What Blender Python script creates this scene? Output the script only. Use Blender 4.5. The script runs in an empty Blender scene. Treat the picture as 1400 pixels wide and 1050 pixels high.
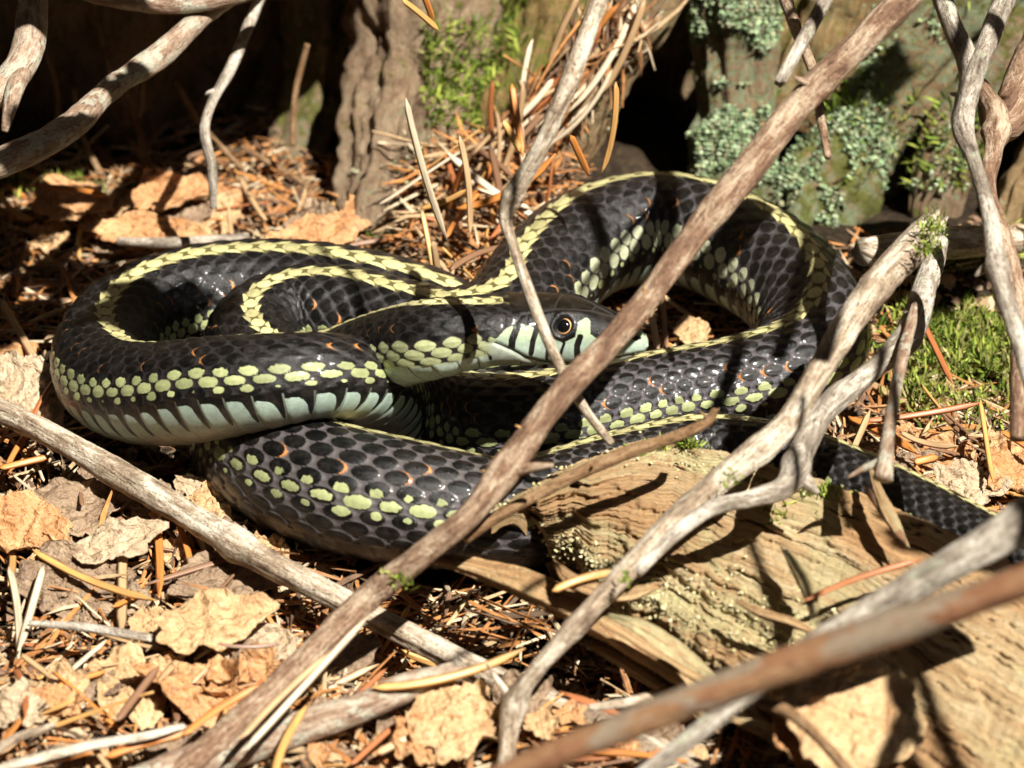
import bpy, math, random
import numpy as np
from mathutils import Vector, Matrix
rnd = random.Random(7)
rg = np.random.default_rng(11)
C = bpy.context.scene.collection
SC = bpy.context.scene
CM = 0.01                                   # geometry is laid out in centimetres

# ------------------------------------------------------------------ camera, sky, sun, exposure
PITCH = math.radians(30.0); DIST = 50.0; FPX = 4600.0
CAMP = np.array([0.0, -DIST*math.cos(PITCH), DIST*math.sin(PITCH)])
FWD = np.array([0.0, math.cos(PITCH), -math.sin(PITCH)])
UPV = np.array([0.0, math.sin(PITCH), math.cos(PITCH)])
RGT = np.array([1.0, 0.0, 0.0])
cd = bpy.data.cameras.new("camera"); cam = bpy.data.objects.new("camera", cd); C.objects.link(cam)
cam.location = CAMP*CM; cam.rotation_euler = (math.pi/2-PITCH, 0, 0)
cd.sensor_width = 36; cd.lens = 36*FPX/1400.0; cd.clip_start = 0.02; cd.clip_end = 50
cd.dof.use_dof = True; cd.dof.focus_distance = 0.468; cd.dof.aperture_fstop = 31
SC.camera = cam
SUN = np.array([0.37, -0.45, 0.87]); SUN /= np.linalg.norm(SUN)
w = bpy.data.worlds.new("World"); SC.world = w; w.use_nodes = True
nt = w.node_tree; sky = nt.nodes.new("ShaderNodeTexSky"); sky.sky_type = 'NISHITA'; sky.sun_disc = False
sky.sun_elevation = math.asin(SUN[2]); sky.sun_rotation = math.atan2(SUN[0], SUN[1])
bg = nt.nodes["Background"]; nt.links.new(sky.outputs[0], bg.inputs[0]); bg.inputs[1].default_value = 0.05
sl = bpy.data.lights.new("sun", 'SUN'); so = bpy.data.objects.new("sun", sl); C.objects.link(so)
sl.energy = 5.0; sl.angle = math.radians(0.5); sl.color = (1.0, 0.95, 0.86)
so.rotation_euler = Vector(SUN).to_track_quat('Z', 'Y').to_euler(); so.location = SUN*0.8
SC.view_settings.view_transform = 'Standard'; SC.view_settings.look = 'None'
SC.view_settings.exposure = 1.0; SC.view_settings.gamma = 1; SC.view_settings.use_curve_mapping = False

# ------------------------------------------------------------------ maths helpers
def ray(px, py):
    d = FWD + RGT*((px-700)/FPX) + UPV*((525-py)/FPX)
    return d
def P(px, py, h=0.0):                      # where the view line through a pixel meets height h (cm)
    d = ray(px, py); t = (h-CAMP[2])/d[2]
    return CAMP + d*t
def PY(px, py, Y):                         # ... meets the upright plane at depth Y
    d = ray(px, py); t = (Y-CAMP[1])/d[1]
    return CAMP + d*t
def proj(p):
    q = p-CAMP; z = q@FWD
    return 700+FPX*(q@RGT)/z, 525-FPX*(q@UPV)/z
def rcm(p, rpx):
    return rpx*((np.asarray(p)-CAMP)@FWD)/FPX
def _hash(i, j, k, seed):
    n = (i*374761393 + j*668265263 + k*2147483647 + seed*1274126177) & 0xffffffff
    n = ((n ^ (n >> 13))*1274126177) & 0xffffffff
    n = ((n ^ (n >> 16))*2246822519) & 0xffffffff
    return ((n ^ (n >> 15)) & 0xffffff)/float(0xffffff)
def vn(p, seed=0):                         # value noise, -1..1
    p = np.asarray(p, float); f = np.floor(p); t = p-f; f = f.astype(np.int64); t = t*t*(3-2*t)
    r = 0
    for a in (0, 1):
        for b in (0, 1):
            for c in (0, 1):
                wgt = (t[:, 0] if a else 1-t[:, 0])*(t[:, 1] if b else 1-t[:, 1])*(t[:, 2] if c else 1-t[:, 2])
                r = r + wgt*_hash(f[:, 0]+a, f[:, 1]+b, f[:, 2]+c, seed)
    return r*2-1
def fbm(p, seed=0, o=4, g=0.5):
    p = np.asarray(p, float); r = 0; a = 1.0; s = 0
    for k in range(o):
        r = r + a*vn(p*(2.03**k)+k*17.3, seed+k); s += a; a *= g
    return r/s
def sst(x, a, b):
    t = np.clip((x-a)/(b-a), 0, 1); return t*t*(3-2*t)
def spline(ctrl, step):                    # Catmull-Rom, resampled evenly; first three columns are xyz
    c = np.asarray(ctrl, float)
    if len(c) == 2: c = np.vstack([c[0], (c[0]*2+c[1])/3, (c[0]+c[1]*2)/3, c[1]])
    e = np.vstack([2*c[0]-c[1], c, 2*c[-1]-c[-2]]); out = []
    for i in range(1, len(e)-2):
        p0, p1, p2, p3 = e[i-1], e[i], e[i+1], e[i+2]
        for t in np.linspace(0, 1, 40, endpoint=False):
            out.append(0.5*((2*p1)+(p2-p0)*t+(2*p0-5*p1+4*p2-p3)*t*t+(3*p1-p0-3*p2+p3)*t**3))
    out.append(e[-2]); out = np.array(out)
    L = np.concatenate([[0], np.cumsum(np.linalg.norm(np.diff(out[:, :3], axis=0), axis=1))])
    n = max(4, int(L[-1]/step)+1); s = np.linspace(0, L[-1], n)
    return np.stack([np.interp(s, L, out[:, k]) for k in range(out.shape[1])], 1), s
def nrm(v): return v/np.maximum(np.linalg.norm(v, axis=-1, keepdims=True), 1e-9)
def transport(pts):
    T = nrm(np.gradient(pts, axis=0)); N = np.zeros_like(T)
    n = np.cross(T[0], [0.3, 0.2, 1.0]); n /= np.linalg.norm(n)
    for i in range(len(T)):
        n = n-T[i]*(n@T[i]); n /= np.linalg.norm(n); N[i] = n
    return T, N, np.cross(T, N)
def grid_quads(nu, nv, wrap=True):
    i = np.arange(nu-1)[:, None]; j = np.arange(nv if wrap else nv-1)[None, :]; j2 = (j+1) % nv
    return np.stack([i*nv+j, (i+1)*nv+j, (i+1)*nv+j2, i*nv+j2], -1).reshape(-1, 4)

# ------------------------------------------------------------------ object helpers
def make_mesh(name, V, Q=None, T=None, mat=None, attrs=None, smooth=True):
    V = np.asarray(V, np.float32)
    Q = np.zeros((0, 4), np.int32) if Q is None or len(Q) == 0 else np.asarray(Q, np.int32)
    T = np.zeros((0, 3), np.int32) if T is None or len(T) == 0 else np.asarray(T, np.int32)
    me = bpy.data.meshes.new(name)
    me.vertices.add(len(V)); me.vertices.foreach_set("co", (V*CM).astype(np.float32).ravel())
    nl = Q.size+T.size; me.loops.add(nl)
    me.loops.foreach_set("vertex_index", np.concatenate([Q.ravel(), T.ravel()]).astype(np.int32))
    me.polygons.add(len(Q)+len(T))
    st = np.concatenate([np.arange(len(Q))*4, Q.size+np.arange(len(T))*3]).astype(np.int32)
    me.polygons.foreach_set("loop_start", st)
    me.update(calc_edges=True)
    me.polygons.foreach_set("use_smooth", np.full(len(me.polygons), smooth))
    for k, (typ, a) in (attrs or {}).items():
        at = me.attributes.new(k, typ, 'POINT'); a = np.asarray(a, np.float32)
        if typ == 'FLOAT': at.data.foreach_set("value", a.ravel())
        elif typ == 'FLOAT_VECTOR': at.data.foreach_set("vector", a.ravel())
        else:
            if a.shape[1] == 3: a = np.hstack([a, np.ones((len(a), 1), np.float32)])
            at.data.foreach_set("color", a.ravel())
    if mat: me.materials.append(mat)
    me.validate()
    return me
def tag(o, label=None, cat=None, group=None, kind=None):
    if label: o['label'] = label
    if cat: o['category'] = cat
    if group: o['group'] = group
    if kind: o['kind'] = kind
    return o
def put(name, V, Q=None, T=None, mat=None, attrs=None, parent=None, smooth=True, **k):
    V = np.asarray(V, float)
    if parent is not None: org = np.array(parent['org'])
    else: org = np.array([V[:, 0].mean(), V[:, 1].mean(), V[:, 2].min()])
    o = bpy.data.objects.new(name, make_mesh(name, V-org, Q, T, mat, attrs, smooth))
    C.objects.link(o)
    if parent is not None: o.parent = parent
    else: o.location = org*CM
    tag(o, **k)
    return o
def empty(name, org, **k):
    o = bpy.data.objects.new(name, None); C.objects.link(o); o.location = np.asarray(org)*CM
    o.empty_display_size = 0.01; o['org'] = [float(x) for x in org]; tag(o, **k); return o

# ------------------------------------------------------------------ material helpers
class NT:
    def __init__(s, name):
        s.m = bpy.data.materials.new(name); s.m.use_nodes = True; s.t = s.m.node_tree
        s.b = s.t.nodes["Principled BSDF"]
    def n(s, typ, **k):
        x = s.t.nodes.new(typ)
        for a, v in k.items(): setattr(x, a, v)
        return x
    def l(s, a, b): s.t.links.new(a, b)
    def attr(s, name, out="Vector"):
        return s.n("ShaderNodeAttribute", attribute_name=name).outputs[out]
    def mapping(s, vec, scale):
        m = s.n("ShaderNodeMapping"); s.l(vec, m.inputs[0]); m.inputs[3].default_value = scale; return m.outputs[0]
    def objvec(s, scale=100.0):
        t = s.n("ShaderNodeTexCoord"); sc = (scale,)*3 if not isinstance(scale, tuple) else scale
        return s.mapping(t.outputs["Object"], sc)
    def noise(s, vec, scale=1, detail=4, rough=0.55, dist=0):
        x = s.n("ShaderNodeTexNoise"); s.l(vec, x.inputs["Vector"]); x.inputs["Scale"].default_value = scale
        x.inputs["Detail"].default_value = detail; x.inputs["Roughness"].default_value = rough
        x.inputs["Distortion"].default_value = dist; return x.outputs["Fac"]
    def ramp(s, f, stops, interp='LINEAR'):
        r = s.n("ShaderNodeValToRGB"); s.l(f, r.inputs[0]); e = r.color_ramp; e.interpolation = interp
        while len(e.elements) > 1: e.elements.remove(e.elements[-1])
        e.elements[0].position = stops[0][0]; e.elements[0].color = col4(stops[0][1])
        for p, c in stops[1:]:
            q = e.elements.new(p); q.color = col4(c)
        return r.outputs[0]
    def mix(s, f, a, b, mode='MIX'):
        x = s.n("ShaderNodeMix", data_type='RGBA', blend_type=mode)
        for sock, v in ((x.inputs[0], f), (x.inputs[6], a), (x.inputs[7], b)):
            if hasattr(v, 'links') or isinstance(v, bpy.types.NodeSocket): s.l(v, sock)
            elif isinstance(v, (int, float)): sock.default_value = v
            else: sock.default_value = col4(v)
        return x.outputs[2]
    def math(s, op, a, b=0.0, clamp=False):
        x = s.n("ShaderNodeMath", operation=op, use_clamp=clamp)
        for sock, v in ((x.inputs[0], a), (x.inputs[1], b)):
            if isinstance(v, bpy.types.NodeSocket): s.l(v, sock)
            else: sock.default_value = v
        return x.outputs[0]
    def step(s, v, a, b):
        x = s.n("ShaderNodeMapRange"); x.interpolation_type = 'SMOOTHSTEP'; s.l(v, x.inputs[0])
        x.inputs[1].default_value = a; x.inputs[2].default_value = b; return x.outputs[0]
    def bump(s, h, strength=0.5, dist=0.0005, prev=None):
        x = s.n("ShaderNodeBump"); s.l(h, x.inputs["Height"]); x.inputs["Strength"].default_value = strength
        x.inputs["Distance"].default_value = dist
        if prev is not None: s.l(prev, x.inputs["Normal"])
        return x.outputs[0]
    def done(s, col=None, rough=0.7, normal=None, spec=0.3):
        if col is not None:
            if isinstance(col, bpy.types.NodeSocket): s.l(col, s.b.inputs["Base Color"])
            else: s.b.inputs["Base Color"].default_value = col4(col)
        if isinstance(rough, bpy.types.NodeSocket): s.l(rough, s.b.inputs["Roughness"])
        else: s.b.inputs["Roughness"].default_value = rough
        s.b.inputs["Specular IOR Level"].default_value = spec
        if normal is not None: s.l(normal, s.b.inputs["Normal"])
        return s.m
def col4(c): return (c[0], c[1], c[2], 1.0) if not isinstance(c, (int, float)) else (c, c, c, 1)

def bark_mat(name, dark, mid, light, lichen=0.0, lichcol=(0.42, 0.47, 0.33), thr=0.5, peel=None, gloss=0.65):
    s = NT(name); tc = s.attr("tc")
    a = s.noise(s.mapping(tc, (6, 6, 1.6)), 1, 5, 0.65, 0.6)
    f = s.noise(s.mapping(tc, (30, 30, 3.0)), 1, 4, 0.6, 0.3)
    g = s.noise(s.mapping(tc, (16, 16, 16)), 1, 5, 0.7)
    big = s.noise(s.mapping(tc, (1.3, 1.3, 1.0)), 1, 3, 0.5, 0.5)
    mx = s.math('ADD', s.math('ADD', s.math('MULTIPLY', a, 0.42), s.math('MULTIPLY', big, 0.2)), s.math('ADD', s.math('MULTIPLY', f, 0.22), s.math('MULTIPLY', g, 0.16)))
    c = s.ramp(mx, [(0.38, dark), (0.48, mid), (0.57, light), (0.68, [min(1, x*1.2) for x in light])])
    if peel is not None:
        p = s.noise(s.mapping(tc, (3.0, 3.0, 0.9)), 1, 3, 0.5, 0.8)
        c = s.mix(s.step(p, 0.5, 0.56), c, peel)
    if lichen > 0:
        q = s.noise(s.mapping(tc, (3.2, 3.2, 2.6)), 1, 5, 0.65)
        c = s.mix(s.math('MULTIPLY', s.step(q, thr, thr+0.07), lichen), c, s.mix(g, lichcol, [min(1, x*1.35) for x in lichcol]))
    # dark specks and cracks
    v = s.noise(s.mapping(tc, (45, 45, 9)), 1, 3, 0.6, 1.0)
    c = s.mix(s.math('MULTIPLY', s.step(v, 0.58, 0.66), 0.85), c, [x*0.35 for x in dark])
    b = s.bump(mx, 0.8, 0.0012); b = s.bump(g, 0.5, 0.0005, b)
    return s.done(c, gloss, b, 0.25)

M = {}
M['grey'] = bark_mat("grey_weathered_twig", (0.10, 0.075, 0.06), (0.30, 0.25, 0.195), (0.64, 0.58, 0.49), 0.35, thr=0.58)
M['tan'] = bark_mat("tan_weathered_twig", (0.12, 0.075, 0.05), (0.38, 0.29, 0.20), (0.74, 0.66, 0.53), 0.15, thr=0.6)
M['red'] = bark_mat("red_brown_bark", (0.09, 0.045, 0.03), (0.24, 0.14, 0.085), (0.52, 0.40, 0.28), 0.1, thr=0.62)
M['smooth'] = bark_mat("smooth_red_bark", (0.14, 0.05, 0.028), (0.23, 0.105, 0.05), (0.28, 0.16, 0.08), 0.0, peel=(0.25, 0.19, 0.13), gloss=0.45)
M['lichen'] = bark_mat("lichen_spotted_bark", (0.15, 0.08, 0.055), (0.32, 0.215, 0.145), (0.52, 0.43, 0.33), 0.7, (0.42, 0.42, 0.33), 0.52)
M['brown'] = bark_mat("thin_brown_twig", (0.09, 0.045, 0.02), (0.20, 0.11, 0.05), (0.34, 0.22, 0.12), 0.0, gloss=0.55)
M['dark'] = bark_mat("dark_bark", (0.03, 0.024, 0.018), (0.08, 0.06, 0.045), (0.15, 0.12, 0.09), 0.6, (0.10, 0.13, 0.07), 0.5)  # very dark bark, used on the twigs above the frame

def needle_mat(name, cols=None):
    s = NT(name); o = s.objvec((100.0, 1000.0, 1000.0)); tcn = s.n("ShaderNodeTexCoord")
    f = s.noise(o, 1.2, 3, 0.6)
    if cols is None:
        oi = s.n("ShaderNodeObjectInfo")
        base = s.ramp(oi.outputs["Random"], [(0, (0.42, 0.16, 0.05)), (0.2, (0.30, 0.14, 0.06)), (0.4, (0.42, 0.24, 0.12)), (0.6, (0.50, 0.33, 0.18)),
                                            (0.8, (0.26, 0.15, 0.09)), (1, (0.56, 0.43, 0.27))])
    else: base = cols
    c = s.mix(f, base, (0.12, 0.06, 0.03), 'MIX') if False else s.mix(s.step(f, 0.35, 0.75), base, s.mix(0.5, base, (0.15, 0.08, 0.04)))
    return s.done(c, 0.42, s.bump(f, 0.3, 0.0002), 0.4)
M['n_rand'] = needle_mat("dry_needle")
M['n_orange'] = needle_mat("orange_needle", (0.60, 0.22, 0.05))
M['n_rust'] = needle_mat("rust_needle", (0.42, 0.14, 0.05))
M['n_tan'] = needle_mat("tan_needle", (0.52, 0.34, 0.18))
M['n_pale'] = needle_mat("pale_needle", (0.68, 0.56, 0.40))
M['n_gold'] = needle_mat("golden_needle", (0.62, 0.34, 0.11))
M['n_brown'] = needle_mat("brown_needle", (0.24, 0.13, 0.075))

def vcol_mat(name, rough=0.75, spec=0.2, sub=0.0):
    s = NT(name); c = s.attr("vcol", "Color"); n = s.noise(s.objvec(100), 9, 4, 0.65)
    c = s.mix(0.55, c, s.ramp(n, [(0.3, (0.35,)*3), (0.7, (1.5,)*3)]), 'MULTIPLY')
    m = s.done(c, rough, s.bump(n, 0.35, 0.0004), spec)
    if sub: s.b.inputs["Transmission Weight"].default_value = 0
    return m
M['vcol'] = vcol_mat("litter_fragments")
def leaf_mat(name, a, b, spots):
    s = NT(name); o = s.objvec(100)
    n = s.noise(o, 1.3, 6, 0.65, 0.4); n2 = s.noise(o, 7, 4, 0.65)
    c = s.mix(s.step(n, 0.36, 0.64), a, b)
    c = s.mix(s.math('MULTIPLY', s.step(n2, 0.56, 0.66), 0.8), c, spots)
    vein = s.math('ABSOLUTE', s.math('SUBTRACT', s.noise(o, 2.2, 2, 0.4, 1.2), 0.5))
    c = s.mix(s.math('MULTIPLY', s.step(vein, 0.02, 0.0), 0.45), c, [x*0.6 for x in a])
    m = s.done(c, 0.5, s.bump(n2, 0.7, 0.0008, s.bump(s.noise(o, 3.5, 3, 0.6, 0.8), 0.6, 0.002)), 0.35)
    return m
M['leaf_gold'] = leaf_mat("golden_dead_leaf", (0.45, 0.27, 0.13), (0.58, 0.41, 0.22), (0.30, 0.17, 0.08))
M['leaf_pale'] = leaf_mat("pale_dead_leaf", (0.40, 0.29, 0.18), (0.52, 0.41, 0.28), (0.20, 0.13, 0.08))
M['leaf_brown'] = leaf_mat("brown_dead_leaf", (0.20, 0.13, 0.08), (0.34, 0.24, 0.15), (0.09, 0.06, 0.045))
M['leaf_orange'] = leaf_mat("orange_dead_leaf", (0.42, 0.20, 0.08), (0.58, 0.34, 0.16), (0.22, 0.12, 0.07))

# ------------------------------------------------------------------ ground
def gz(x, y):
    p = np.stack([np.atleast_1d(x)*1.0, np.atleast_1d(y)*1.0, np.zeros_like(np.atleast_1d(x)*1.0)], 1)
    z = 0.28*fbm(p*0.45, 5, 3)+0.10*fbm(p*1.8, 9, 3)
    a, b = P(700, 880, 0)[:2]                                  # hollow below the log
    z = z-1.0*np.exp(-(((p[:, 0]-a)/2.6)**2+((p[:, 1]-b)/1.3)**2))
    a, b = P(380, 560, 0)[:2]
    z = z-0.3*np.exp(-(((p[:, 0]-a)/3)**2+((p[:, 1]-b)/2)**2))
    a, b = P(1340, 400, 0)[:2]                                 # mossy mound on the right
    z = z+0.9*np.exp(-(((p[:, 0]-a)/2.0)**2+((p[:, 1]-b)/2.0)**2))
    a, b = P(690, 300, 0)[:2]                                  # litter banked against the roots
    z = z+0.8*np.exp(-(((p[:, 0]-a)/1.6)**2+((p[:, 1]-b)/1.4)**2))
    return z
def PG(px, py, lift=0.0):
    h = 0.0
    for _ in range(4):
        p = P(px, py, h+lift); h = float(gz(p[0], p[1])[0])
    return P(px, py, h+lift)
def PGv(px, py, lift):
    px, py = np.asarray(px, float), np.asarray(py, float); h = np.zeros(len(px))
    d = FWD[None]+RGT[None]*((px-700)/FPX)[:, None]+UPV[None]*((525-py)/FPX)[:, None]
    for _ in range(4):
        p = CAMP+d*((h+lift-CAMP[2])/d[:, 2])[:, None]; h = gz(p[:, 0], p[:, 1])
    return CAMP+d*((h+lift-CAMP[2])/d[:, 2])[:, None]
s = NT("forest_soil"); n1 = s.noise(s.objvec(100), 2.2, 6, 0.7); n2 = s.noise(s.objvec(100), 11, 5, 0.7)
M['soil'] = s.done(s.ramp(s.math('ADD', s.math('MULTIPLY', n1, 0.5), s.math('MULTIPLY', n2, 0.5)),
    [(0.3, (0.012, 0.009, 0.006)), (0.5, (0.05, 0.035, 0.022)), (0.66, (0.15, 0.10, 0.06))]), 0.9, s.bump(n2, 1.0, 0.002), 0.15)
inner = np.linspace(-14, 14, 281)
outer = 14*1.28**np.arange(1, 16)
ax = np.concatenate([-outer[::-1], inner, outer])
gx, gy = np.meshgrid(ax, ax, indexing='ij')
gv = np.stack([gx.ravel(), gy.ravel(), gz(gx.ravel(), gy.ravel())], 1)
gv[:, 2] += 0.05*fbm(gv*6.0, 21, 3)
put("ground", gv, grid_quads(len(ax), len(ax), False)[:, ::-1], mat=M['soil'], kind='structure')

# ------------------------------------------------------------------ tubes: sticks and roots
def tube(pts4, step=0.06, nth=28, rough=0.07, ridges=0.05, freq=1.2, seed=0, knots=(), flat=1.0, endtaper=(1, 1), gsc=3.0, jag=0.0):
    """pts4: x y z r (cm). returns verts, quads, tris, tc, normals"""
    c, s = spline(pts4, step); pts = c[:, :3]; r = c[:, 3].copy()
    ns = len(pts)
    for kpos, kamp, kw in knots: r *= 1+kamp*np.exp(-((s/s[-1]-kpos)*s[-1]/kw)**2)
    T, N, B = transport(pts); th = np.linspace(0, 2*np.pi, nth, endpoint=False)
    ct, st = np.cos(th), np.sin(th)
    S, TH = np.meshgrid(s, th, indexing='ij'); R = np.repeat(r[:, None], nth, 1)
    tcv = np.stack([(R*np.cos(TH)).ravel(), (R*np.sin(TH)).ravel(), S.ravel()], 1); tcv[:, 0] += seed*3.7
    cyl = np.stack([np.cos(TH).ravel(), np.sin(TH).ravel(), S.ravel()*0.25], 1)
    d = rough*fbm(tcv*freq, seed+50, 4)+ridges*fbm(cyl*np.array([gsc, gsc, 1]), seed+70, 3)
    d = d+0.06*fbm(tcv*np.array([7, 7, 3.5]), seed+20, 3)
    R = R*(1+d.reshape(R.shape)*1.6)
    if jag:
        S2 = (jag*fbm(np.stack([np.cos(TH).ravel()*2.5, np.sin(TH).ravel()*2.5, TH.ravel()*0], 1), seed+90, 3)).reshape(R.shape)*r.mean()*2
        wj = np.exp(-((s[-1]-S)/(r.mean()*2.0))**2)*S2
        wj0 = np.exp(-(S/(r.mean()*2.0))**2)*S2
    else: wj = wj0 = 0*S
    nn = N[:, None]*ct[None, :, None]+B[:, None]*st[None, :, None]*flat
    off = N[:, None]*(R*ct[None])[..., None]+B[:, None]*(R*st[None]*flat)[..., None]
    V = pts[:, None]+off+T[:, None]*(wj-wj0)[..., None]
    V = V.reshape(-1, 3); q = grid_quads(ns, nth)
    # caps
    a = len(V); V = np.vstack([V, pts[0]-T[0]*r[0]*0.15, pts[-1]+T[-1]*r[-1]*0.15]); tcv = np.vstack([tcv, tcv[0], tcv[-1]])
    j = np.arange(nth); t1 = np.stack([np.full(nth, a), j, (j+1) % nth], 1)
    e = (ns-1)*nth; t2 = np.stack([np.full(nth, a+1), e+(j+1) % nth, e+j], 1)
    nn = np.vstack([nrm(nn).reshape(-1, 3), -T[0], T[-1]])
    return V, q, np.vstack([t1, t2]), tcv, nn
def px4(pts, mode='h'):
    out = []
    for (x, y, h, r) in pts:
        p = P(x, y, h) if mode == 'h' else PY(x, y, h)
        out.append([*p, rcm(p, r)])
    return out
def sideshoot(base, d, ln, r, seed):
    d = np.asarray(d, float); e = base+d*ln
    return tube([[*base, r], [*(base+d*ln*0.5+rg.normal(0, 0.02, 3)), r*0.7], [*e, r*0.25]], 0.03, 8, seed=seed)
SURF = {}
def stick(name, pts, mat, label, cat="stick", mode='h', thorns=0, stubs=(), parts=(), group=None, **k):
    """stubs: (fraction along, length cm, radius cm, direction) small broken twig ends, parts of the stick"""
    V, q, t, tc, nn = tube(px4(pts, mode), **k)
    if not stubs and not parts and not thorns:
        o = put(name, V, q, t, mat, {'tc': ('FLOAT_VECTOR', tc)}, label=label, cat=cat, group=group)
        return o
    root = empty(name, [V[:, 0].mean(), V[:, 1].mean(), V[:, 2].min()], label=label, cat=cat, group=group)
    put("stem", V, q, t, mat, {'tc': ('FLOAT_VECTOR', tc)}, parent=root)
    ctrl, ss = spline(px4(pts, mode), 0.1)
    for fr, ln, r, d in stubs:
        c = ctrl[int(fr*(len(ctrl)-1))]; d = np.asarray(d, float); d /= np.linalg.norm(d)
        V, q, t, tc, nn = sideshoot(c[:3]+d*c[3]*0.5, d, ln+c[3]*0.5, r, int(fr*100))
        put("side_shoot", V, q, t, mat, {'tc': ('FLOAT_VECTOR', tc)}, parent=root)
    for i in range(thorns):
        c = ctrl[rnd.randrange(5, len(ctrl)-5)]; d = nrm(rg.normal(0, 1, 3)+np.array([0, -0.6, 0.2]))
        V, q, t, tc, nn = sideshoot(c[:3]+d*c[3]*0.8, d, rnd.uniform(0.1, 0.2), 0.018, i)
        put("thorn", V, q, t, M['n_gold'], {'tc': ('FLOAT_VECTOR', tc)}, parent=root)
    for (nm, pp, rr) in parts:
        V, q, t, tc, nn = tube(px4(pp, mode), **rr)
        put(nm, V, q, t, mat, {'tc': ('FLOAT_VECTOR', tc)}, parent=root)
    return root

# ------------------------------------------------------------------ added foliage ring out of view: blocks the sky, open only toward the sun
n = 5200; dv = nrm(rg.normal(0, 1, (n, 3))); dv[:, 2] = np.abs(dv[:, 2]); dv = dv[(dv@SUN < 0.972) & (dv[:, 2] > 0.0)]; n = len(dv)
cen = dv*rg.uniform(170, 330, (n, 1)); cen[:, 2] += 2
aa = nrm(np.cross(dv, rg.normal(0, 1, (n, 3)))); b2 = nrm(np.cross(dv+rg.normal(0, .5, (n, 3)), aa)); V = [cen]
for k in range(7):
    an = k*2*math.pi/7; V.append(cen+(aa*math.cos(an)+b2*math.sin(an)*0.55)*rg.uniform(6, 22, (n, 1)))
V = np.stack(V, 1).reshape(-1, 3); o_ = np.arange(n)[:, None, None]*8
T = (o_+np.array([[0, k+1, (k+1) % 7+1] for k in range(7)])[None]).reshape(-1, 3)
put("sky_block_foliage", V, None, T, M['vcol'], {'vcol': ('FLOAT_COLOR', np.tile([0.045, 0.06, 0.025], (len(V), 1)))}, label="added unseen ring of dark foliage that blocks the sky, open toward the sun", cat="foliage", kind='stuff', smooth=False)

# ------------------------------------------------------------------ the old stump: roots, hollow, bark
def stump_mat():
    s = NT("stump_wood"); tc = s.attr("tc"); ms = s.attr("moss", "Fac"); li = s.attr("lich", "Fac"); hue = s.attr("hue", "Fac")
    a = s.noise(s.mapping(tc, (3.2, 3.2, 0.9)), 1, 6, 0.68, 0.8); f = s.noise(s.mapping(tc, (14, 14, 2.2)), 1, 5, 0.65, 0.5)
    g = s.noise(tc, 9, 6, 0.72)
    mx = s.math('ADD', s.math('MULTIPLY', a, 0.45), s.math('ADD', s.math('MULTIPLY', f, 0.3), s.math('MULTIPLY', g, 0.25)))
    c1 = s.ramp(mx, [(0.32, (0.08, 0.05, 0.035)), (0.42, (0.40, 0.25, 0.16)), (0.53, (0.58, 0.42, 0.28)), (0.68, (0.70, 0.57, 0.41))])
    c2 = s.ramp(mx, [(0.32, (0.09, 0.045, 0.015)), (0.43, (0.34, 0.20, 0.07)), (0.54, (0.50, 0.34, 0.13)), (0.68, (0.62, 0.50, 0.25))])
    c = s.mix(hue, c1, c2)
    lq = s.math('ADD', g, s.math('MULTIPLY', li, 0.35))
    c = s.mix(s.math('MULTIPLY', s.step(lq, 0.66, 0.74), 0.9), c, s.mix(f, (0.26, 0.33, 0.18), (0.46, 0.53, 0.33)))
    mq = s.math('ADD', s.noise(tc, 5, 5, 0.7), s.math('MULTIPLY', ms, 0.4))
    c = s.mix(s.math('MULTIPLY', s.step(mq, 0.68, 0.80), 0.85), c, s.mix(g, (0.10, 0.13, 0.02), (0.36, 0.36, 0.07)))
    return s.done(c, 0.85, s.bump(g, 0.7, 0.0015, s.bump(mx, 1.0, 0.003)), 0.15)
M['stump'] = stump_mat()
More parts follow.
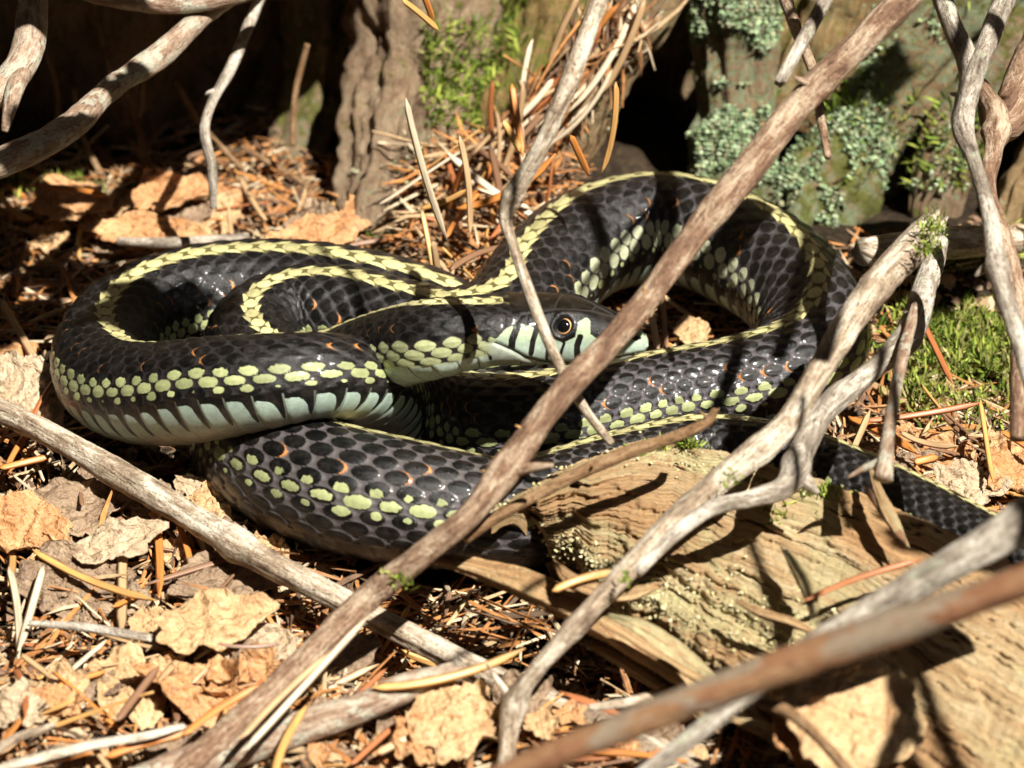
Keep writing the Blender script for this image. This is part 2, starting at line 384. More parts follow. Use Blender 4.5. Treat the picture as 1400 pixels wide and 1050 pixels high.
roots = [  # (name, [(px,py,Y,rpx)...], hue, moss, lichen, label)
 ("root", [(600, -420, 11.5, 150), (590, -100, 9.2, 125), (582, 80, 7.6, 95), (560, 190, 6.4, 84), (535, 280, 5.3, 80), (510, 350, 4.4, 66), (480, 400, 3.7, 40)], 0.1, 0.3, 0.25, "smooth pale root flare"),
 ("root", [(700, -400, 12, 130), (690, -60, 9.6, 110), (672, 90, 8.3, 88), (640, 220, 7.0, 72), (610, 340, 5.8, 60)], 0.95, 0.95, 0.15, "mossy upright root"),
 ("root", [(800, -420, 11.5, 100), (790, -60, 9.2, 75), (765, 60, 8.0, 66), (720, 170, 6.6, 55), (665, 300, 6.0, 45)], 0.95, 0.5, 0.2, None),
 ("root", [(1010, -200, 7.0, 46), (905, -20, 6.2, 40), (845, 80, 5.9, 36), (800, 160, 5.6, 34), (750, 250, 5.2, 34), (690, 340, 4.9, 26)], 0.5, 0.2, 0.2, "slanting fibrous root"),
 ("root", [(1015, -420, 8.2, 70), (1012, -60, 7.4, 62), (1004, 60, 7.0, 56), (1008, 150, 6.5, 52), (1000, 230, 6.0, 55), (985, 330, 5.4, 48)], 0.3, 0.3, 0.62, "root covered in mint lichen"),
 ("root", [(1190, -420, 8.6, 110), (1160, -60, 8.2, 95), (1120, 60, 7.8, 85), (1090, 170, 7.4, 70)], 0.8, 0.35, 0.3, None),
 ("root", [(1560, -220, 7.5, 80), (1390, -40, 7.0, 70), (1280, 60, 6.7, 58), (1200, 160, 6.2, 52), (1140, 250, 5.6, 62), (1095, 350, 5.0, 62), (1070, 450, 4.4, 40)], 0.5, 0.5, 0.7, "arching lichen-flecked root"),
 ("root", [(1620, -60, 6.6, 70), (1440, 60, 6.2, 62), (1330, 150, 5.8, 40), (1290, 230, 5.4, 36), (1275, 320, 5.0, 34), (1262, 420, 4.2, 30), (1255, 500, 3.4, 18)], 0.2, 0.5, 0.35, "dark root reaching the ground"),
 ("root", [(1640, 100, 5.6, 90), (1480, 200, 5.2, 70), (1405, 300, 4.4, 50), (1392, 420, 3.2, 42), (1400, 560, 1.6, 34)], 0.6, 0.1, 0.1, "rough brown root at the edge"),
 ("root", [(1230, 20, 8.0, 60), (1190, 260, 6.4, 42), (1200, 360, 5.2, 34), (1180, 430, 4.6, 24)], 0.3, 0.5, 0.6, None),
 ("root", [(470, -350, 10.5, 90), (455, -60, 9.8, 70), (440, 100, 9.0, 55), (415, 210, 8.2, 46), (380, 290, 7.4, 36)], 0.2, 0.5, 0.3, "shaded root inside the hollow"),
 ("root", [(330, -350, 11.5, 60), (350, -20, 10.8, 46), (390, 90, 10.0, 36), (350, 180, 9.2, 30), (300, 250, 8.4, 22)], 0.2, 0.4, 0.3, None),
 ("root", [(80, -300, 11.5, 70), (60, -20, 10.8, 50), (90, 110, 9.8, 34), (60, 210, 8.8, 30)], 0.2, 0.4, 0.2, None),
]
stump = empty("tree_stump", [0, 8, 0], label="old mossy tree stump with spreading roots and a dark hollow behind the snake", cat="tree stump")
rootpts = []; rootnrm = []
for i, (nm, pp, hue, moss, lich, lab) in enumerate(roots):
    V, q, t, tc, nn = tube(px4(pp, 'Y'), 0.07, 120, rough=0.24, ridges=0.18, freq=1.0, seed=30+i, gsc=3.2)
    X, Yy = proj(V)
    m = np.clip(moss+0.5*fbm(V*0.8, 200+i, 3), 0, 1); li = np.clip(lich+0.4*fbm(V*0.9, 300+i, 3), 0, 1)
    put("root", V, q, t, M['stump'], {'tc': ('FLOAT_VECTOR', tc), 'moss': ('FLOAT', m), 'lich': ('FLOAT', li), 'hue': ('FLOAT', np.full(len(V), hue))}, parent=stump, label=lab)
    rootpts.append(V); rootnrm.append(nn)
def slab(V0, seed, mat, parent, name, label=None):
    put(name, V0[0], V0[1], V0[2], mat, {'tc': ('FLOAT_VECTOR', V0[3]), 'moss': ('FLOAT', np.full(len(V0[0]), .4)), 'lich': ('FLOAT', np.full(len(V0[0]), .2)), 'hue': ('FLOAT', np.full(len(V0[0]), .2))}, parent=parent, label=label)
V0 = tube([[-9, 17, -2, 9.0], [-8.5, 17.5, 10, 8.0], [-8, 18, 26, 7.5]], 0.5, 120, rough=0.12, ridges=0.12, freq=0.4, seed=61); slab(V0, 1, M['stump'], stump, "trunk", "shaded trunk wall behind the hollow")
V0 = tube([[6, 18, -2, 9.5], [5.5, 18, 10, 8.5], [4.5, 18.5, 26, 8]], 0.5, 120, rough=0.12, ridges=0.12, freq=0.4, seed=62); slab(V0, 1, M['stump'], stump, "trunk")
V0 = tube([[19, 13, -2, 8], [18, 14, 10, 7], [16, 16, 26, 7]], 0.5, 100, rough=0.12, ridges=0.12, freq=0.4, seed=63); slab(V0, 1, M['stump'], stump, "trunk")
# added root above the hollow, out of the picture, placed to shade it
V0 = tube([[-24, 4.0, -1, 3.0], [-17, 3.0, 5.8, 2.6], [-10, 2.2, 8.8, 2.4], [-6, 3.0, 9.8, 2.3], [-3, 4.0, 10.4, 2.1], [-1.2, 5.0, 10.6, 2.0], [-0.7, 8.5, 10.8, 2.0]], 0.25, 90, rough=0.12, ridges=0.12, freq=0.5, seed=64); slab(V0, 1, M['stump'], stump, "added_shade_root")

RV = np.vstack(rootpts); RN = np.vstack(rootnrm); RX, RYp = proj(RV)
front = (RN@(-FWD)) > 0.15
def pick(x0, y0, x1, y1, n, up=-1, first=(0, 99)):
    off = np.concatenate([[0], np.cumsum([len(v) for v in rootpts])])
    k = (RX > x0) & (RX < x1) & (RYp > y0) & (RYp < y1) & front & (RN[:, 2] > up)
    idx = np.arange(len(RV)); k &= (idx >= off[first[0]]) & (idx < off[min(first[1], len(off)-1)])
    idx = idx[k]
    return idx[rg.integers(0, len(idx), n)] if len(idx) else np.array([], int)
# ------------------------------------------------------------------ moss, lichen (stuff)
def blades(name, base, nrmv, ln, wd, cols, kind_label, mat=None, lean=0.7):
    n = len(base); d = nrm(nrmv+rg.normal(0, lean, (n, 3))+np.array([0, 0, 0.3])); L = ln*rg.uniform(0.5, 1.3, (n, 1))
    sd = nrm(np.cross(d, rg.normal(0, 1, (n, 3))))*wd*rg.uniform(0.6, 1.3, (n, 1)); cv = rg.normal(0, 0.25, (n, 3))*L
    mid = base+d*L*0.55+cv*0.3; tip = base+d*L+cv
    V = np.stack([base-sd*0.7, base+sd*0.7, mid-sd, mid+sd, tip], 1).reshape(-1, 3); b = np.arange(n)[:, None]*5
    Q = b+np.array([[0, 1, 3, 2]]); T = b+np.array([[2, 3, 4]])
    cc = np.asarray(cols)[rg.integers(0, len(cols), n)]*rg.uniform(0.7, 1.3, (n, 1))
    return put(name, V, Q, T, mat or M['vcol'], {'vcol': ('FLOAT_COLOR', np.repeat(cc, 5, 0))}, label=kind_label, cat=kind_label.split()[-1] if False else None, kind='stuff', smooth=False)
def flakes(n, base, nrmv, size, cols, flat=0.5):
    d = nrm(nrmv+rg.normal(0, flat, (n, 3))); a = nrm(np.cross(d, rg.normal(0, 1, (n, 3)))); b = np.cross(d, a)
    S = size*rg.uniform(0.4, 1.4, (n, 1)); V = [base+d*S*0.35]
    for k in range(6):
        an = k*math.pi/3; rr = rg.uniform(0.6, 1.2, (n, 1)); V.append(base+(a*math.cos(an)+b*math.sin(an))*S*rr+d*S*rg.uniform(-0.25, 0.3, (n, 1)))
    V = np.stack(V, 1).reshape(-1, 3); o = np.arange(n)[:, None, None]*7
    T = (o+np.array([[0, k+1, (k+1) % 6+1] for k in range(6)])[None]).reshape(-1, 3)
    cc = np.asarray(cols)[rg.integers(0, len(cols), n)]*rg.uniform(0.75, 1.25, (n, 1))
    return V, T, np.repeat(cc, 7, 0)
def sparse0(ii):
    return ii[fbm(RV[ii]*1.1, 808, 3) > 0.08]
mossc = [(0.14, 0.21, 0.025), (0.22, 0.28, 0.04), (0.30, 0.34, 0.06), (0.09, 0.14, 0.02)]
lichc = [(0.25, 0.36, 0.18), (0.35, 0.45, 0.25), (0.20, 0.28, 0.16), (0.38, 0.44, 0.29), (0.28, 0.27, 0.16)]
ii = np.concatenate([pick(580, 30, 660, 175, 1500), sparse0(pick(640, -20, 820, 160, 1500)), sparse0(pick(1060, -20, 1350, 260, 1600)), pick(560, 330, 600, 345, 10), pick(500, 320, 600, 370, 260)])
tag(blades("moss", RV[ii], RN[ii], 0.22, 0.022, mossc, "green moss tufts growing on the pale root flare"), cat="moss")
def sparse(ii, thr, f=1.4, sd=900):
    m = fbm(RV[ii]*f, sd, 3); return ii[m > thr]
ii = np.concatenate([pick(925, -30, 1060, 110, 5000, first=(4, 5)), pick(940, 110, 1065, 250, 4600, first=(4, 5)), sparse(pick(1060, 150, 1230, 330, 3600, first=(6, 7)), 0.1), pick(1180, 0, 1300, 150, 1500), pick(760, 20, 850, 260, 500), pick(480, 180, 600, 330, 160), pick(1240, 120, 1330, 260, 500)])
ii = sparse(ii, 0.0)
V, T, cc = flakes(len(ii), RV[ii]+RN[ii]*rg.uniform(0, 0.12, (len(ii), 1)), RN[ii], 0.036, lichc, 1.3)
put("lichen", V, None, T, M['vcol'], {'vcol': ('FLOAT_COLOR', cc)}, label="crusty mint green lichen on the roots above the right coil", cat="lichen", kind='stuff', smooth=False)
gp = []
for cx, cy, sx, sy, n in ((1325, 462, 80, 80, 14000), (1260, 540, 40, 25, 700), (1370, 390, 30, 30, 800), (90, 265, 60, 14, 450), (225, 290, 30, 12, 200), (20, 250, 25, 14, 200)):
    gp.append(PGv(rg.normal(cx, sx*0.55, n), rg.normal(cy, sy*0.55, n), rg.uniform(-0.02, 0.3, n)))
gp = np.vstack(gp)
gm = fbm(gp*1.6, 555, 3); gp = gp[(gm > -0.22)]; gp[:, 2] += 0.25*np.clip(fbm(gp*1.2, 556, 2), 0, 1)
tag(blades("moss", gp, np.tile([0, 0, 1.0], (len(gp), 1)), 0.20, 0.022, mossc+[(0.28, 0.30, 0.06), (0.34, 0.30, 0.12), (0.2, 0.2, 0.06)], "bright green moss cushion on the ground right of the snake"), cat="moss")

# ------------------------------------------------------------------ broken log
def log_mat():
    s = NT("weathered_log_wood"); tc = s.attr("tc"); li = s.attr("lich", "Fac")
    a = s.noise(s.mapping(tc, (0.35, 2.6, 1)), 1, 6, 0.6, 0.5); f = s.noise(s.mapping(tc, (1.1, 16, 4)), 1, 5, 0.65, 0.6)
    g = s.noise(s.mapping(tc, (7, 9, 9)), 1, 5, 0.7)
    mx = s.math('ADD', s.math('MULTIPLY', a, 0.42), s.math('ADD', s.math('MULTIPLY', f, 0.38), s.math('MULTIPLY', g, 0.2)))
    c = s.ramp(mx, [(0.30, (0.12, 0.06, 0.035)), (0.38, (0.34, 0.20, 0.10)), (0.48, (0.48, 0.33, 0.17)), (0.57, (0.56, 0.44, 0.26)), (0.68, (0.64, 0.55, 0.38))])
    gr = s.noise(s.mapping(tc, (0.5, 1.2, 1)), 1, 4, 0.6)
    c = s.mix(s.math('MULTIPLY', s.step(gr, 0.48, 0.64), 0.42), c, (0.42, 0.41, 0.21))
    lq = s.math('ADD', g, s.math('MULTIPLY', li, 0.32))
    pr = s.noise(s.mapping(tc, (0.22, 0.8, 1)), 1, 3, 0.5, 0.6)
    c = s.mix(s.math('MULTIPLY', s.step(pr, 0.44, 0.58), 0.6), c, (0.40, 0.21, 0.09))
    c = s.mix(s.math('MULTIPLY', s.step(lq, 0.68, 0.78), 0.7), c, (0.52, 0.47, 0.25))
    cr = s.noise(s.mapping(tc, (0.7, 11, 4)), 1, 5, 0.65, 0.5)
    c = s.mix(s.math('MULTIPLY', s.step(cr, 0.62, 0.67), 0.7), c, (0.06, 0.035, 0.02))
    return s.done(c, 0.7, s.bump(g, 0.5, 0.0006, s.bump(f, 0.8, 0.0018)), 0.25)
M['log'] = log_mat()
def pl(pts, t):
    p = np.array(pts, float); L = np.concatenate([[0], np.cumsum(np.linalg.norm(np.diff(p, axis=0), axis=1))]); L /= L[-1]
    return np.stack([np.interp(t, L, p[:, k]) for k in range(p.shape[1])], 1)
LU = [(672, 700), (760, 645), (860, 604), (930, 598), (1000, 624), (1150, 664), (1250, 704), (1400, 772), (1620, 880)]
LL = [(690, 716), (745, 738), (800, 790), (862, 850), (950, 915), (1040, 975), (1130, 1050), (1260, 1150), (1450, 1300)]
nt_, nb = 420, 150
tt = np.linspace(0, 1, nt_); U = pl(LU, tt); Lw = pl(LL, tt)
jag = lambda t, sd, a, f: a*fbm(np.stack([t*f, 0*t, 0*t], 1), sd, 5, 0.65)
U[:, 1] += jag(tt, 1, 9, 30); Lw[:, 1] += jag(tt, 2, 22, 26)
bb = np.linspace(0, 1, nb)
TT, BB = np.meshgrid(tt, bb, indexing='ij')
PXg = U[:, None, 0]*(1-BB)+Lw[:, None, 0]*BB; PYg = U[:, None, 1]*(1-BB)+Lw[:, None, 1]*BB
Hh = 1.75-0.75*BB-0.3*BB**3+0.1*np.sin(BB*3.1)
grain = np.stack([(TT*9).ravel(), (BB*26).ravel(), 0*TT.ravel()], 1)
disp = 0.045*fbm(grain*np.array([0.5, 0.5, 1]), 3, 4).reshape(TT.shape)+0.04*fbm(grain*np.array([1.3, 2.4, 1]), 8, 4).reshape(TT.shape)
ter = fbm(grain*np.array([0.35, 0.22, 1]), 14, 3).reshape(TT.shape)
disp += 0.04*(sst(ter, -0.05, 0.0)+sst(ter, 0.2, 0.24)+sst(ter, -0.3, -0.26))   # flaked layers with crisp steps
disp += 0.35*np.exp(-((BB-0.86)/0.10)**2)*sst(TT, 0.1, 0.3)*0.5
ck = np.abs(fbm(grain*np.array([0.22, 0.55, 1]), 333, 3)).reshape(TT.shape); disp -= 0.09*np.exp(-(ck/0.010)**2)
Hh = Hh+disp
d = FWD[None, None]+RGT*((PXg-700)/FPX)[..., None]+UPV*((525-PYg)/FPX)[..., None]
TOP = CAMP+d*(((Hh-CAMP[2])/d[..., 2]))[..., None]
side = []
nsd = 16
for k in range(1, nsd+1):
    f = k/nsd; e = TOP[:, -1].copy()
    gt = (0.05+0.95*sst(tt, 0.24, 0.5)); e[:, 2] -= (TOP[:, -1, 2]+0.9)*f*gt; e[:, 1] += (0.2+0.9*gt)*f+0.25*fbm(np.stack([tt*40, 0*tt+f*5, 0*tt], 1), 41, 4)*min(1, 3*f); side.append(e)
uside = []
for k in range(nsd, 0, -1):
    f = k/nsd; e = TOP[:, 0].copy(); gt = (0.12+0.88*sst(tt, 0.02, 0.15)); e[:, 2] -= (TOP[:, 0, 2]+0.6)*f*gt; e[:, 1] -= 0.1*f; uside.append(e)
ALL = np.concatenate([np.stack(uside, 1), TOP, np.stack(side, 1)], 1); nc = ALL.shape[1]
tcg = np.stack([np.repeat((tt*14)[:, None], nc, 1), np.concatenate([np.repeat(-np.arange(nsd, 0, -1)[None]*0.08, nt_, 0), BB*5.0, np.repeat(5+np.arange(1, nsd+1)[None]*0.1, nt_, 0)], 1), ALL[..., 2]*0.5], -1).reshape(-1, 3)
band = np.exp(-((BB-0.72-0.1*np.sin(TT*9))/0.16)**2)*sst(TT, 0.04, 0.16)*(1-sst(TT, 0.5, 0.62))+0.9*np.exp(-((BB-0.08)/0.07)**2)*(1-sst(TT, 0.3, 0.5))+0.6*np.exp(-((BB-0.95)/0.1)**2)*(1-sst(TT, 0.05, 0.15))
lg = np.concatenate([np.zeros((nt_, nsd)), np.clip(band+0.5*fbm(grain*0.6, 77, 3).reshape(TT.shape)*band, 0, 1), np.zeros((nt_, nsd))], 1).ravel()
logo = empty("fallen_log", [TOP[..., 0].mean(), TOP[..., 1].mean(), 0], label="broken weathered log with golden grain and yellow lichen crust under the sticks", cat="log")
put("wood", ALL.reshape(-1, 3), grid_quads(nt_, nc, False)[:, ::-1], mat=M['log'], attrs={'tc': ('FLOAT_VECTOR', tcg), 'lich': ('FLOAT', lg)}, parent=logo)
def logpart(name, pts, flat=0.5, seed=0, lich=0.3, label=None, jagv=1.0, rough=0.25):
    V, q, t, tc, nn = tube(px4(pts), 0.04, 40, rough=rough, ridges=0.28, freq=1.6, seed=seed, flat=flat, gsc=4.0, jag=jagv)
    tc2 = np.stack([tc[:, 2], tc[:, 0]*1.5, tc[:, 1]*1.5], 1)
    put(name, V, q, t, M['log'], {'tc': ('FLOAT_VECTOR', tc2), 'lich': ('FLOAT', np.full(len(V), lich))}, parent=logo, label=label)
    return V, nn
sp = [logpart("bark_strip", [(596, 764, 1.5, 9), (660, 780, 1.5, 16), (740, 808, 1.45, 22), (830, 856, 1.3, 24), (930, 915, 1.0, 22), (1010, 962, 0.8, 14), (1060, 1000, 0.6, 6)], 0.8, 5, 0.35, "long splintered strip along the log's lower edge"),
      logpart("splinter", [(762, 772, 1.9, 5), (790, 798, 1.9, 15), (850, 812, 1.8, 16), (900, 800, 1.8, 6)], 0.6, 6, 0.2),
      logpart("splinter", [(800, 880, 1.0, 6), (850, 905, 0.9, 12), (920, 950, 0.7, 14), (980, 995, 0.5, 8)], 0.6, 7, 0.3),
      logpart("splinter", [(835, 842, 1.8, 5), (880, 858, 1.8, 17), (930, 892, 1.6, 18), (975, 925, 1.4, 5)], 0.5, 8, 0.8),
      logpart("splinter", [(1005, 985, 1.3, 6), (1050, 1000, 1.2, 18), (1100, 1030, 1.1, 22), (1150, 1070, 1.0, 14)], 0.5, 9, 0.5),
      logpart("splinter", [(1072, 752, 2.1, 3), (1090, 778, 2.1, 9), (1105, 805, 2.1, 10), (1112, 840, 2.0, 5)], 0.6, 10, 0.9),
      logpart("splinter", [(1010, 822, 1.9, 4), (1040, 838, 1.95, 9), (1085, 852, 1.95, 9), (1118, 868, 1.9, 3)], 0.6, 12, 0.4),
      logpart("splinter", [(1190, 640, 2.2, 3), (1205, 680, 2.3, 9), (1225, 720, 2.3, 9), (1240, 745, 2.2, 3)], 0.5, 13, 0.1)]
# lichen crust granules and moss on the log
tp = TOP.reshape(-1, 3); wts = (band*(0.35+0.65*(fbm(grain*1.3, 99, 3).reshape(TT.shape) > 0)))[:].ravel()**1.2; wts = np.where(TT.ravel() < 0.97, wts, 0)
ii = rg.choice(len(tp), 1900, p=wts/wts.sum())
V, T, cc = flakes(len(ii), tp[ii]+rg.normal(0, 0.03, (len(ii), 3)), np.tile([0, -0.2, 1.0], (len(ii), 1)), 0.026, [(0.52, 0.46, 0.25), (0.44, 0.40, 0.2), (0.60, 0.54, 0.34), (0.36, 0.31, 0.16)], 0.7)
put("lichen_crust", V, None, T, M['vcol'], {'vcol': ('FLOAT_COLOR', cc)}, label="crumbly pale yellow lichen crust scattered over the log", cat="lichen", kind='stuff', smooth=False)
mp = []
for cx, cy, sx, sy, n in ((945, 604, 16, 6, 190), (1120, 672, 24, 8, 110), (840, 880, 8, 8, 50), (1060, 700, 20, 12, 40), (900, 612, 25, 6, 60)):
    dd = np.exp(-(((PXg-cx)/sx)**2+((PYg-cy)/sy)**2)).ravel(); ii = rg.choice(len(tp), n, p=dd/dd.sum()); mp.append(tp[ii])
mp = np.vstack(mp)
tag(blades("moss", mp, np.tile([0, -0.3, 1.0], (len(mp), 1)), 0.12, 0.016, mossc+[(0.30, 0.36, 0.08)], "small green moss tufts along the upper edge of the log"), cat="moss")

# ------------------------------------------------------------------ the snake
def snake_mat():
    s = NT("snake_scales"); sd = s.attr("sd", "Fac"); bl = s.attr("blob", "Fac"); cb = s.attr("cblob", "Color"); cs = s.attr("cskin", "Color")
    n = s.noise(s.objvec(100), 14, 4, 0.6); fine = s.noise(s.objvec(100), 60, 3, 0.6)
    bl2 = s.math('ADD', bl, s.math('MULTIPLY', s.math('SUBTRACT', n, 0.5), 0.35))
    dark = s.mix(s.step(s.noise(s.objvec(100), 5, 5, 0.7), 0.4, 0.75), (0.003, 0.003, 0.003), (0.024, 0.020, 0.018))
    blobc = s.mix(0.5, cb, s.ramp(n, [(0.3, (0.65,)*3), (0.7, (1.25,)*3)]), 'MULTIPLY')
    c = s.mix(s.step(bl2, -0.05, 0.06), dark, blobc)
    c = s.mix(s.step(sd, 0.74, 0.84), c, cs)
    r = s.math('ADD', 0.22, s.math('MULTIPLY', s.step(sd, 0.7, 0.85), 0.2))
    r = s.math('ADD', r, s.math('MULTIPLY', n, 0.16))
    return s.done(c, r, s.bump(fine, 0.5, 0.0002), 0.33)
M['snake'] = snake_mat()
M['snake'].node_tree.nodes['Principled BSDF'].inputs['Coat Weight'].default_value = 0.2
M['snake'].node_tree.nodes['Principled BSDF'].inputs['Coat Roughness'].default_value = 0.14
# head outline in the side view: px, centre py, half height px
HX = np.array([886, 882, 872, 855, 830, 800, 770, 740, 700, 665, 630, 600])
HC = np.array([473, 473, 470, 466, 461, 456, 452, 449, 448, 452, 459, 463])
HR = np.array([0.8, 10, 21, 31, 41, 48, 52, 53, 52, 51, 53, 57])
WR = np.array([0.8, 11, 22, 31, 39, 45, 52, 60, 66, 62, 55, 56])
HHT = 3.0; PX = 92.0
def hp(x, y, h, r, roll): return (x, y, h, r, roll)
# centre line, head to tail: px, py, height, radius px, roll (deg, + leans dorsal to travel-left)
snk = [hp(x, c, HHT, r, -8) for x, c, r in zip(HX[[0, 3, 5, 7, 9]], HC[[0, 3, 5, 7, 9]], HR[[0, 3, 5, 7, 9]])]
snk += [(600, 464, 2.85, 57, -4), (555, 474, 2.5, 58, 0), (510, 490, 2.0, 60, 0), (455, 512, 1.5, 62, 0), (392, 520, 1.25, 64, 0), (350, 492, 1.2, 66, 0),
        (352, 456, 1.2, 66, 0), (400, 432, 1.2, 66, 0), (470, 432, 1.25, 68, 0), (545, 452, 1.2, 70, 0), (620, 466, 1.15, 72, 0), (690, 446, 1.15, 74, 0),
        (733, 395, 1.15, 76, 10), (800, 338, 1.2, 78, 15), (885, 315, 1.2, 79, 17), (965, 326, 1.2, 80, 17), (1045, 366, 1.15, 80, 14), (1092, 408, 1.1, 78, 10), (1112, 460, 1.0, 76, 0),
        (1085, 505, 0.9, 72, -12), (1000, 530, 0.85, 68, -16), (900, 546, 0.8, 66, -16), (800, 566, 0.8, 68, -12), (700, 580, 0.8, 70, -10), (610, 574, 0.8, 70, -10),
        (535, 552, 1.2, 64, -18), (492, 524, 2.0, 60, -24), (440, 516, 2.35, 61, -31), (370, 524, 2.3, 68, -33), (290, 534, 2.0, 74, -31), (210, 542, 1.5, 74, -24), (155, 528, 1.15, 70, -18),
        (142, 486, 1.0, 70, -4), (180, 440, 1.0, 72, -2), (260, 412, 1.0, 74, 0), (360, 404, 1.0, 76, 0), (450, 412, 1.0, 78, 0), (530, 430, 0.95, 80, 0), (600, 456, 0.7, 80, 0),
        (660, 500, 0.2, 80, 0), (640, 560, -0.5, 80, 0), (520, 600, -0.7, 80, 10), (380, 590, -0.4, 84, 20), (345, 612, 0.35, 84, 24), (385, 645, 0.85, 88, 28), (470, 674, 1.0, 92, 28), (560, 692, 1.0, 90, 29), (640, 704, 0.95, 84, 30),
        (715, 706, 0.9, 78, 26), (790, 676, 0.9, 70, 20), (870, 645, 0.95, 62, 14), (960, 624, 1.0, 58, 10), (1050, 632, 1.05, 56, 18), (1130, 655, 1.05, 56, 24), (1250, 706, 1.05, 54, 26), (1400, 780, 1.0, 50, 26), (1560, 850, 0.7, 40, 10), (1660, 900, 0.4, 30, 0)]
ctrl = []
for x, y, h, r, ro in snk:
    p = P(x, y, h); ctrl.append([*p, rcm(p, r), ro])
cl, s_ = spline(ctrl, 0.0235)
pts = cl[:, :3]; rad = np.convolve(np.pad(cl[:, 3], 10, mode='edge'), np.ones(21)/21, 'valid'); roll = np.radians(cl[:, 4])
HL = None
T_ = nrm(np.gradient(pts, axis=0)); TS = np.stack([np.convolve(np.pad(T_[:, k], 12, mode='edge'), np.ones(25)/25, 'valid') for k in range(3)], 1); T_ = nrm(TS)
side_ = nrm(np.cross(np.array([0, 0, 1.0]), T_))          # travel-left
upd = np.cross(T_, side_)
D_ = upd*np.cos(roll)[:, None]+side_*np.sin(roll)[:, None]; S_ = np.cross(T_, D_)*-1.0
S_ = np.cross(D_, T_)                                       # right-hand side
NTH = 180; ns = len(pts)
th = np.linspace(-np.pi, np.pi, NTH, endpoint=False)
px_, py_ = proj(pts)
# head width/height profiles as a function of distance from snout
ah = (886-HX)/PX*1.0
sc_h = rcm(pts[20], 1.0)*PX                                 # cm per 92 px here
def sat(x, y):
    cc = [c for c, k in zip(ctrl, snk) if abs(k[0]-x) < 1 and abs(k[1]-y) < 1][0]; return float(s_[np.argmin(np.linalg.norm(pts-np.array(cc[:3]), axis=1))])
sL0, sH0, sK1, sF1, sA1, sJ0, sI0, sI1 = sat(690, 446), sat(1112, 460), sat(610, 574), sat(155, 528), sat(600, 456), sat(345, 612), sat(870, 645), sat(1250, 706)
Hh_ = np.interp(s_, ah*sc_h, HR*sc_h/PX); Wh_ = np.interp(s_, ah*sc_h, WR*sc_h/PX)
hl = ah[-1]*sc_h
k_ = sst(s_, hl*0.85, hl*1.1)
Hp = Hh_*0.99*(1-k_)+rad*k_; Wp = Wh_*(1-k_)+rad*k_
smo = lambda a: np.convolve(np.pad(a, 4, mode='edge'), np.ones(9)/9, 'valid')
Hp2, Wp2 = smo(Hp), smo(Wp); Hp = np.where(s_ < 0.12, Hp, Hp2); Wp = np.where(s_ < 0.12, Wp, Wp2)
u_ = np.cumsum(np.gradient(s_)/(0.43*np.maximum(rad, 0.3)))
UU = np.repeat(u_[:, None], NTH, 1); TH = np.repeat(th[None], ns, 0); SS = np.repeat(s_[:, None], NTH, 1)
# cross-section: rounded dorsum, flattened belly; head with flatter crown
hd = 1-sst(s_, hl*0.75, hl*1.05); hd = hd[:, None]
ct, st = np.cos(TH), np.sin(TH)
sgnp = lambda a, p: np.sign(a)*np.abs(a)**p
lat = Wp[:, None]*(sgnp(st, 1-0.12*hd))*(1+0.05*np.clip(-ct, 0, 1))
ver = Hp[:, None]*np.where(ct > 0, ct**1, sgnp(ct, 1.0)*0.90)
ver = ver-hd*0.16*Hp[:, None]*np.clip(ct, 0, 1)**4*1.0
# the lattice of scales
TW = math.radians(108); NR = 8.5; wrow = TW/NR
vv = TH/wrow
best = np.full(UU.shape, 9.0); bk = np.zeros(UU.shape); bi = np.zeros(UU.shape); bdu = np.zeros(UU.shape); bdv = np.zeros(UU.shape)
for dk in (0, 1):
    k = np.floor(vv)+dk
    off = np.where(np.mod(k, 2) == 0, 0.0, 0.5)
    base_i = np.round(UU-off)
    du = UU-off-base_i; dv = vv-k
    dd = np.sqrt((du/0.5)**2*0.86+(dv/0.98)**2*1.15+0.35*np.abs(du*2)*np.abs(dv))
    b = dd < best; best = np.where(b, dd, best); bk = np.where(b, k, bk); bi = np.where(b, base_i, bi); bdu = np.where(b, du, bdu); bdv = np.where(b, dv, bdv)
sdv = np.sqrt((bdu/0.52)**2+(bdv/0.70)**2)
hsh = _hash((bk+50).astype(np.int64), bi.astype(np.int64), np.zeros_like(bi, np.int64), 3)
hsh2 = _hash((bk+50).astype(np.int64), bi.astype(np.int64), np.ones_like(bi, np.int64), 8)
jr = np.abs(bk); inner_side = -np.sign(bk)*bdv              # + towards mid-dorsal
TWV = TW+math.radians(24)*sst(SS, sJ0-3, sJ0-1)
vent = sst(np.abs(TH), TWV-0.03, TWV+0.05)
wst = np.clip(sst(SS, sH0-2, sH0+1)*(1-sst(SS, sK1-1, sK1+2))*0.9+sst(SS, sJ0-3, sJ0-1), 0, 1)
sdv = sdv*wst+(best/0.90)*(1-wst)
